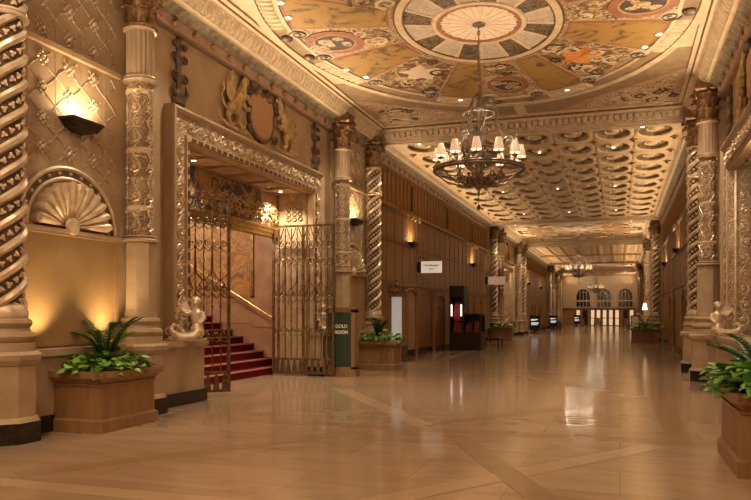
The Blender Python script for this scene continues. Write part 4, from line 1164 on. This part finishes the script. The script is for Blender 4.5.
CH=make_chandelier(); CH.location=(CX,UC[0],4.34); CH['label']='large iron chandelier with cream shades under the painted rosette'
dup(CH,(CX,UC[1],4.34),.2,'distant iron chandelier seen beyond the coffered ceiling')
dup(CH,(CX,UC[2],4.34),.4,'farthest chandelier hanging before the arched end wall')

# ------------------------------------------------------------------ bay joinery on the side walls
def bay_joinery(side,nm,y0,y1,wins,lightsY,doors,pend,bi):
    T=TS(side)
    def B(mb,q0,q1,a,b,z0,z1):
        x=sorted((T(q0,0,0)[0],T(q1,0,0)[0])); return mb.box(x[0],x[1],a,b,z0,z1)
    t1=MB()
    for z,h,p in ((5.22,.08,.12),(5.32,.03,.08),(4.08,.05,.05),(2.62,.06,.08),(2.70,.03,.05),(6.42,.06,.06)): B(t1,4.9-p,4.92,y0,y1,z,z+h)
    st('trim_%s_rail_%d'%(nm,bi),t1,'wood')
    t2=MB(); n=int((y1-y0)/.5)
    for i in range(n+1):
        y=y0+.1+(y1-y0-.2)*i/n
        if any(abs(y-w)<.34 for w in wins): continue
        B(t2,4.84,4.92,y-.035,y+.035,5.34,6.44)
    n=int((y1-y0)/.95)
    for i in range(n+1):
        y=y0+.1+(y1-y0-.2)*i/n; B(t2,4.88,4.92,y-.04,y+.04,4.12,5.22); 
        B(t2,4.885,4.92,y-.03,y+.03,2.7,4.08)
    st('trim_%s_batten_%d'%(nm,bi),t2,'wood')
    B(MB(),0,1,0,1,0,1)
    st('baseboard_%s_%d'%(nm,bi),B(MB(),4.84,4.92,y0,y1,0,.22),'black')
    for j,w in enumerate(wins):
        o=st('window_%s_%d'%(nm,bi*10+j),B(MB(),4.88,4.93,w-.25,w+.25,5.4,6.4),'void')
        f=MB()
        for (a,b,z0,z1) in ((w-.31,w-.25,5.34,6.44),(w+.25,w+.31,5.34,6.44),(w-.31,w+.31,5.34,5.40),(w-.31,w+.31,6.38,6.44)): B(f,4.82,4.92,a,b,z0,z1)
        f=f.build('window_frame','wood',o)
    # doors with arched heads
    for j,(dc,w,h,m) in enumerate(doors):
        x=T(4.87,0,0)[0]
        arch=lambda w_,h_:[(dc-w_,0)]+[(dc-w_,h_-.35)]+[(dc-w_*cos(a),h_-.35+.35*sin(a)) for a in [pi*k/10 for k in range(1,10)]]+[(dc+w_,h_-.35),(dc+w_,0)]
        xa,xb=T(4.9,0,0)[0],T(4.86,0,0)[0]
        o=MB().prism(arch(w,h),lambda a,b:(xa,a,b),lambda a,b:(xb,a,b)).build('door_%s_%d'%(nm,bi*10+j),m,kind='structure')
        f=MB(); ar=arch(w,h); 
        f.tube([(T(4.84,0,0)[0],a,b) for a,b in ar],.07,5); f.tube([(T(4.84,0,0)[0],a,b) for a,b in arch(w+.16,h+.13)],.035,5)
        f.build('door_frame','woodlt',o)
        if m=='wood':
            f=MB()
            for s in (-1,1):
                for z0,z1 in ((.3,1.0),(1.15,h-.45)):
                    for (a,b,c0,c1) in ((.08,w-.08,z0,z0+.05),(.08,w-.08,z1-.05,z1),(.08,.12,z0,z1),(w-.12,w-.08,z0,z1)):
                        ya,yb=sorted((dc+s*a,dc+s*b)); B(f,4.83,4.87,ya,yb,c0,c1)
            f.build('door_panel_molding','woodlt',o)
            MB().ball((T(4.80,0,0)[0],dc+.07,1.05),.035,8,6).build('door_knob','brass',o)
    # ball drops under the gallery rail beside every wall light
    for j,y in enumerate(pend):
        for i in range(4):
            yy=y-.9+.6*i; m=MB().lathe([(.001,-.15),(.05,-.11),(.06,-.05),(.03,0),(.05,.06),(.001,.07)],10,(T(4.76,0,0)[0],yy,5.2))
            dr=m.build('turned_drop','cream' ,None,True); tag(dr,'small turned pendant drop under the gallery rail in the %s oak bay'%nm,'wall ornament','turned drops under the %s gallery rail, bay %d'%(nm,bi))
    for j,y in enumerate(lightsY):
        pass
WSC=[]
bay_joinery(1,'left',21.6,43.2,(26.6,32.6,38.6),(),((26.4,.85,2.5,'cream'),(31.0,.95,2.4,'wood'),(36.4,.95,2.4,'wood'),(40.3,.95,2.4,'wood')),(26.6,38.7),1)  # cream on the first door stands in for a lit open doorway
bay_joinery(-1,'right',21.6,43.2,(26.6,32.6,38.6),(),((28.5,1.0,2.5,'wood'),(36.0,1.0,2.5,'wood')),(32.6,),1)
bay_joinery(1,'left',58.2,79.8,(64,71),(),((68,1.0,2.5,'wood'),(74,1.0,2.5,'wood')),(),2)
bay_joinery(-1,'right',58.2,79.8,(64,71),(),((68,1.0,2.5,'wood'),),(),2)
bay_joinery(1,'left',94.8,103.9,(),(),((98,1.0,2.5,'wood'),),(),3)
bay_joinery(-1,'right',94.8,103.9,(),(),((98,1.0,2.5,'wood'),),(),3)
for i,(side,y,lb) in enumerate(((1,26.6,'dark tray uplight on the oak wall above the vitrine side door'),(1,38.7,'dark tray uplight on the oak wall above the blank sign'),(-1,32.6,'dark tray uplight on the right oak wall, nearer one'),(-1,41.0,'dark tray uplight on the right oak wall by the plinth column'),
        (1,64.0,'distant tray uplight on the left wall past the second portal'),(1,74.0,'very distant tray uplight on the left wall before the third portal'),(-1,64.0,'distant tray uplight on the right wall past the lamp'))):
    o=copy_tree(WL); o.location=(CX-side*4.9,y,4.22); o.rotation_euler=(0,0,side*pi/2); o['label']=lb
    LIGHTS.append((CX-side*4.66,y,4.28,.8))

# ------------------------------------------------------------------ end wall with three arches and lit doors
st('wall_far',MB().box(-7.8,2.6,YF,YF+.3,0,7.3),'cream')
for i,xc in enumerate((-4.75,-2.05,.72)):
    w=.95
    ar=[(xc-w,2.52)]+[(xc-w*cos(a),4.15+w*sin(a)) for a in [pi*k/14 for k in range(15)]]+[(xc+w,2.52)]
    o=MB().prism(ar,lambda a,b:(a,YF,b),lambda a,b:(a,YF-.06,b)).build('window_far_%d'%(i+1),'void',kind='structure')
    f=MB(); f.tube([(a,YF-.08,b) for a,b in ar],.09,5,True)
    for x in (-.43,0,.43): f.box(xc+x-.03,xc+x+.03,YF-.12,YF-.05,2.55,4.15+.7*w)
    f.box(xc-w,xc+w,YF-.14,YF-.05,3.30,3.46)
    for r in (.45,.25): f.tube([(xc-w*2*r*cos(a),YF-.1,4.15+w*2*r*sin(a)) for a in [pi*k/10 for k in range(11)]],.03,4)
    f.build('window_frame','cream',o)
st('trim_far_shelf',MB().box(-7.4,2.2,YF-.3,YF,2.32,2.46).box(-7.4,2.2,YF-.2,YF,2.2,2.32),'woodred')
st('wall_far_lower',MB().box(-7.4,2.2,YF-.05,YF,0,2.3),'wood')
xs=[-5.4,-4.5,-3.5,-2.75,-1.95,-1.15,-.35,.75,1.5]
for i,x in enumerate(xs):
    o=MB().box(x-.24,x+.24,YF-.10,YF-.05,.1,2.12).build('door_far_%d'%(i+1),'doorlit' if i not in (1,7) else 'void',kind='structure')
    f=MB()
    for s in (-1,1): f.box(x+s*.28-.05,x+s*.28+.05,YF-.14,YF-.05,0,2.2)
    f.box(x-.3,x+.3,YF-.14,YF-.05,1.0,1.08); f.build('door_frame','dark',o)
for i,(x,y,lb) in enumerate(((-4.9,101.5,'dark armchair left of the far doors'),(-2.9,102.2,'dark armchair before the middle far doors'),(.9,101.5,'dark armchair right of the far doors'))):
    t=thing('lobby_armchair',lb,'chair',(x,y,0))
    MB().box(-.35,.35,-.35,.35,.15,.45).build('seat','woodred',t); MB().box(-.38,.38,.25,.4,.15,1.0).build('backrest','woodred',t)
    for s in (-1,1): MB().box(s*.35-.06,s*.35+.06,-.35,.35,0,.65).build('armrest','woodred',t)
# ------------------------------------------------------------------ lamps and light
WARM=(1.0,.81,.56)
def light(kind,name,loc,energy,col=WARM,rot=(0,0,0),**kw):
    d=bpy.data.lights.new(name,kind); d.energy=energy; d.color=col
    for k,v in kw.items(): setattr(d,k,v)
    o=bpy.data.objects.new(name,d); COL.objects.link(o); o.location=loc; o.rotation_euler=rot; return o
KC=1.0
def make_down():
    t=thing('recessed_downlight','','ceiling light')
    MB().lathe([(.055,0),(.085,0),(.085,-.012),(.055,-.018),(.055,0)],16,cap=False).build('trim_ring','cream',t,True)
    MB().lathe([(.001,-.006),(.055,-.008)],16,cap=False).build('lens','led',t); return t
DL=make_down(); n=0
def down(x,y,z,label,group,e=90,ang=95):
    global n
    o=DL if n==0 else copy_tree(DL); n+=1
    o.location=(x,y,z); o['label']=label
    if group: o['group']=group
    if e: light('SPOT','downlight_lamp',(x,y,z-.06),e*KC,rot=(0,0,0),spot_size=radians(ang),spot_blend=.8,shadow_soft_size=.05)
for u,e in ((0,170),(1,140),(2,110)):
    grp='recessed lights in painted ceiling %d'%(u+1)
    for dx,dy in ((3.35,1.6),(3.1,2.25),(1.35,4.75),(-1.35,4.75),(-3.1,2.25),(-3.35,1.6),(3.2,-2.15),(3.35,-1.5),(-3.2,-2.15),(-3.35,-1.5),(1.3,-4.75),(-1.3,-4.75)):
        down(CX+dx,UC[u]+dy,7.17,'small recessed light near the rim of an ochre field, painted ceiling %s'%('nearest','beyond the coffers','farthest')[u],grp,e)
for i in range(7):
    for j in (1,5,9):
        if i in (1,3,5): down(CX+.07-7*1.17/2+(i+.5)*1.17,22+(j+.5)*20.6/11,6.93,'small recessed light in the middle of a ceiling coffer','recessed lights in the coffered ceiling',130)
for j in (62,67,72,77,98):
    for x in (-4.6,-.6): light('SPOT','ceiling_rib_lamp',(x,j,6.7),110*KC,spot_size=radians(110),spot_blend=.8,shadow_soft_size=.08)  # spots without a visible fixture, added for the ribbed bays
for y in (12.64,16.56):
    down(-8.02,y,4.61,'bright star-like downlight in the gated portal soffit, %s one'%('nearer' if y<14 else 'farther'),None,240,125)
# lamps without fixtures added around and behind the camera to light the foreground
for (x,y) in ((-5,-3),(-.2,-3),(-5,2.5),(-.2,2.5)): light('POINT','rear_fill',(x,y,6.4),260*KC,shadow_soft_size=.3)
# chandelier candles
for u,e in ((0,23),(1,28),(2,26)):
    for k in range(12):
        a=2*pi*k/12+.13+(0,.2,.4)[u]; light('POINT','candle_lamp',(CX+.80*cos(a),UC[u]+.80*sin(a),4.34+.45),e*KC,shadow_soft_size=.05)
# tray uplights
for (x,y,z,e) in LIGHTS:
    sd=1 if x<CX else -1
    light('AREA','uplight_lamp',(x,y,z+.03),14*e*KC,(1,.70,.38),(pi,-sd*radians(12),0),shape='RECTANGLE',size=.10,size_y=.55)
# two floor spots that wash the smooth niche panel from behind the planter
for y in (7.75,9.05): light('SPOT','floor_uplight',(-7.02,y,1.13),95*KC,(1,.68,.34),(pi,radians(-14),0),spot_size=radians(100),spot_blend=1.0,shadow_soft_size=.04)
# added spots without fixtures on the string ledges, brightening the cross beams
def aim(p,q):
    d=Vector(q)-Vector(p); return d.to_track_quat('-Z','Y').to_euler()
for u in (0,1,2):
    for s in (-1,1):
        if u==0 and s<0: continue
        for side in (1,-1):
            y=UC[u]+s*5.75; p=(CX-side*4.55,y,5.36)
            light('SPOT','ledge_fill_spot',p,95*KC,rot=aim(p,(CX-side*1.0,UC[u]+s*7.2,7.0)),spot_size=radians(110),spot_blend=.9,shadow_soft_size=.06)
# recessed lights in the beam soffits, tilted onto the column shafts
for u,yb in ((0,21.6),(1,43.1),(1,58.1),(2,79.8),(2,94.65)):
    for side in (1,-1):
        down(CX-side*3.2,yb,6.755,'small recessed light in the soffit of a cross beam, near its end','recessed lights in the beam soffits',0)
        p=(CX-side*3.2,yb,6.72); s=-1 if abs(yb-(UC[u]-UH))<1.5 else 1
        light('SPOT','column_lamp',p,230*KC,rot=aim(p,(CX-side*QC,UC[u]+s*UH,3.6)),spot_size=radians(60),spot_blend=.7,shadow_soft_size=.05)
for u in (0,1):  # spots without fixtures, added to light the carved columns
    for s in (-1,1):
        for side in (1,-1):
            p=(CX-side*3.2,UC[u]+s*2.2,7.1)
            light('SPOT','column_lamp',p,260*KC,rot=aim(p,(CX-side*QC,UC[u]+s*(UH-2.65),3.4)),spot_size=radians(58),spot_blend=.7,shadow_soft_size=.05)
p=(CX-3.0,5.2,7.1); light('SPOT','column_lamp',p,260*KC,rot=aim(p,(CX-QC,UC[0]-UH,3.2)),spot_size=radians(60),spot_blend=.7,shadow_soft_size=.05)  # added spot, no fixture, for the nearest twisted column
# added lamps without fixtures in the stair hall
light('POINT','stair_fill',(-10.2,14.0,4.5),220*KC,shadow_soft_size=.2)
light('POINT','stair_fill',(-12,16.2,4.3),90*KC,shadow_soft_size=.2)
for x in (-5.2,0): light('SPOT','far_wall_fill',(x,99,6.6),330*KC,rot=(radians(55),0,0),spot_size=radians(120),spot_blend=.8,shadow_soft_size=.2)  # fixtureless spots added to brighten the far end
for p in LAMPP: light('POINT','floor_lamp_bulb',p,35*KC,shadow_soft_size=.1)
for u in (0,1,2):  # lamps without fixtures, added to lighten the portal alcoves
    light('POINT','alcove_fill',(CX+5.3,UC[u],4.3),60*KC,shadow_soft_size=.1)
    if u: light('POINT','alcove_fill',(CX-5.3,UC[u],4.3),60*KC,shadow_soft_size=.1)
# added fill strips without fixtures along the wall ledges, washing the ceilings
for side in (1,-1):
    for (y0,y1,e) in ((-4,5.5,230),(10.1,18.1,165),(22.0,42.6,290),(46.7,54.7,165),(58.8,79,360),(83.3,91.2,165),(95.4,103.5,200)):
        o=light('AREA','ledge_fill_strip',(CX-side*4.62,(y0+y1)/2,5.40),e*KC,(1,.80,.52),(pi,side*radians(42),0),shape='RECTANGLE',size=.12,size_y=y1-y0,spread=radians(105))
w=bpy.data.worlds.new('World'); S.world=w; w.use_nodes=True
w.node_tree.nodes['Background'].inputs[0].default_value=(1,.7,.45,1); w.node_tree.nodes['Background'].inputs[1].default_value=.01
cam=bpy.data.cameras.new('camera'); co=bpy.data.objects.new('camera',cam); COL.objects.link(co); S.camera=co
cam.sensor_width=36; cam.lens=732.2/751*36; cam.shift_y=(314.3-250)/751; cam.clip_end=300; cam.clip_start=.05
co.location=(0,0,1.55); co.rotation_euler=(pi/2,0,math.atan(244.3/732.2))
S.view_settings.view_transform='Standard'; S.view_settings.look='None'; S.view_settings.gamma=1; S.view_settings.exposure=.08
S.cycles.max_bounces=10; S.cycles.diffuse_bounces=4; S.cycles.glossy_bounces=4; S.cycles.use_light_tree=True
S.cycles.sample_clamp_indirect=8
for cat_name,o in [(o.name,o) for o in bpy.data.objects]:
    pass
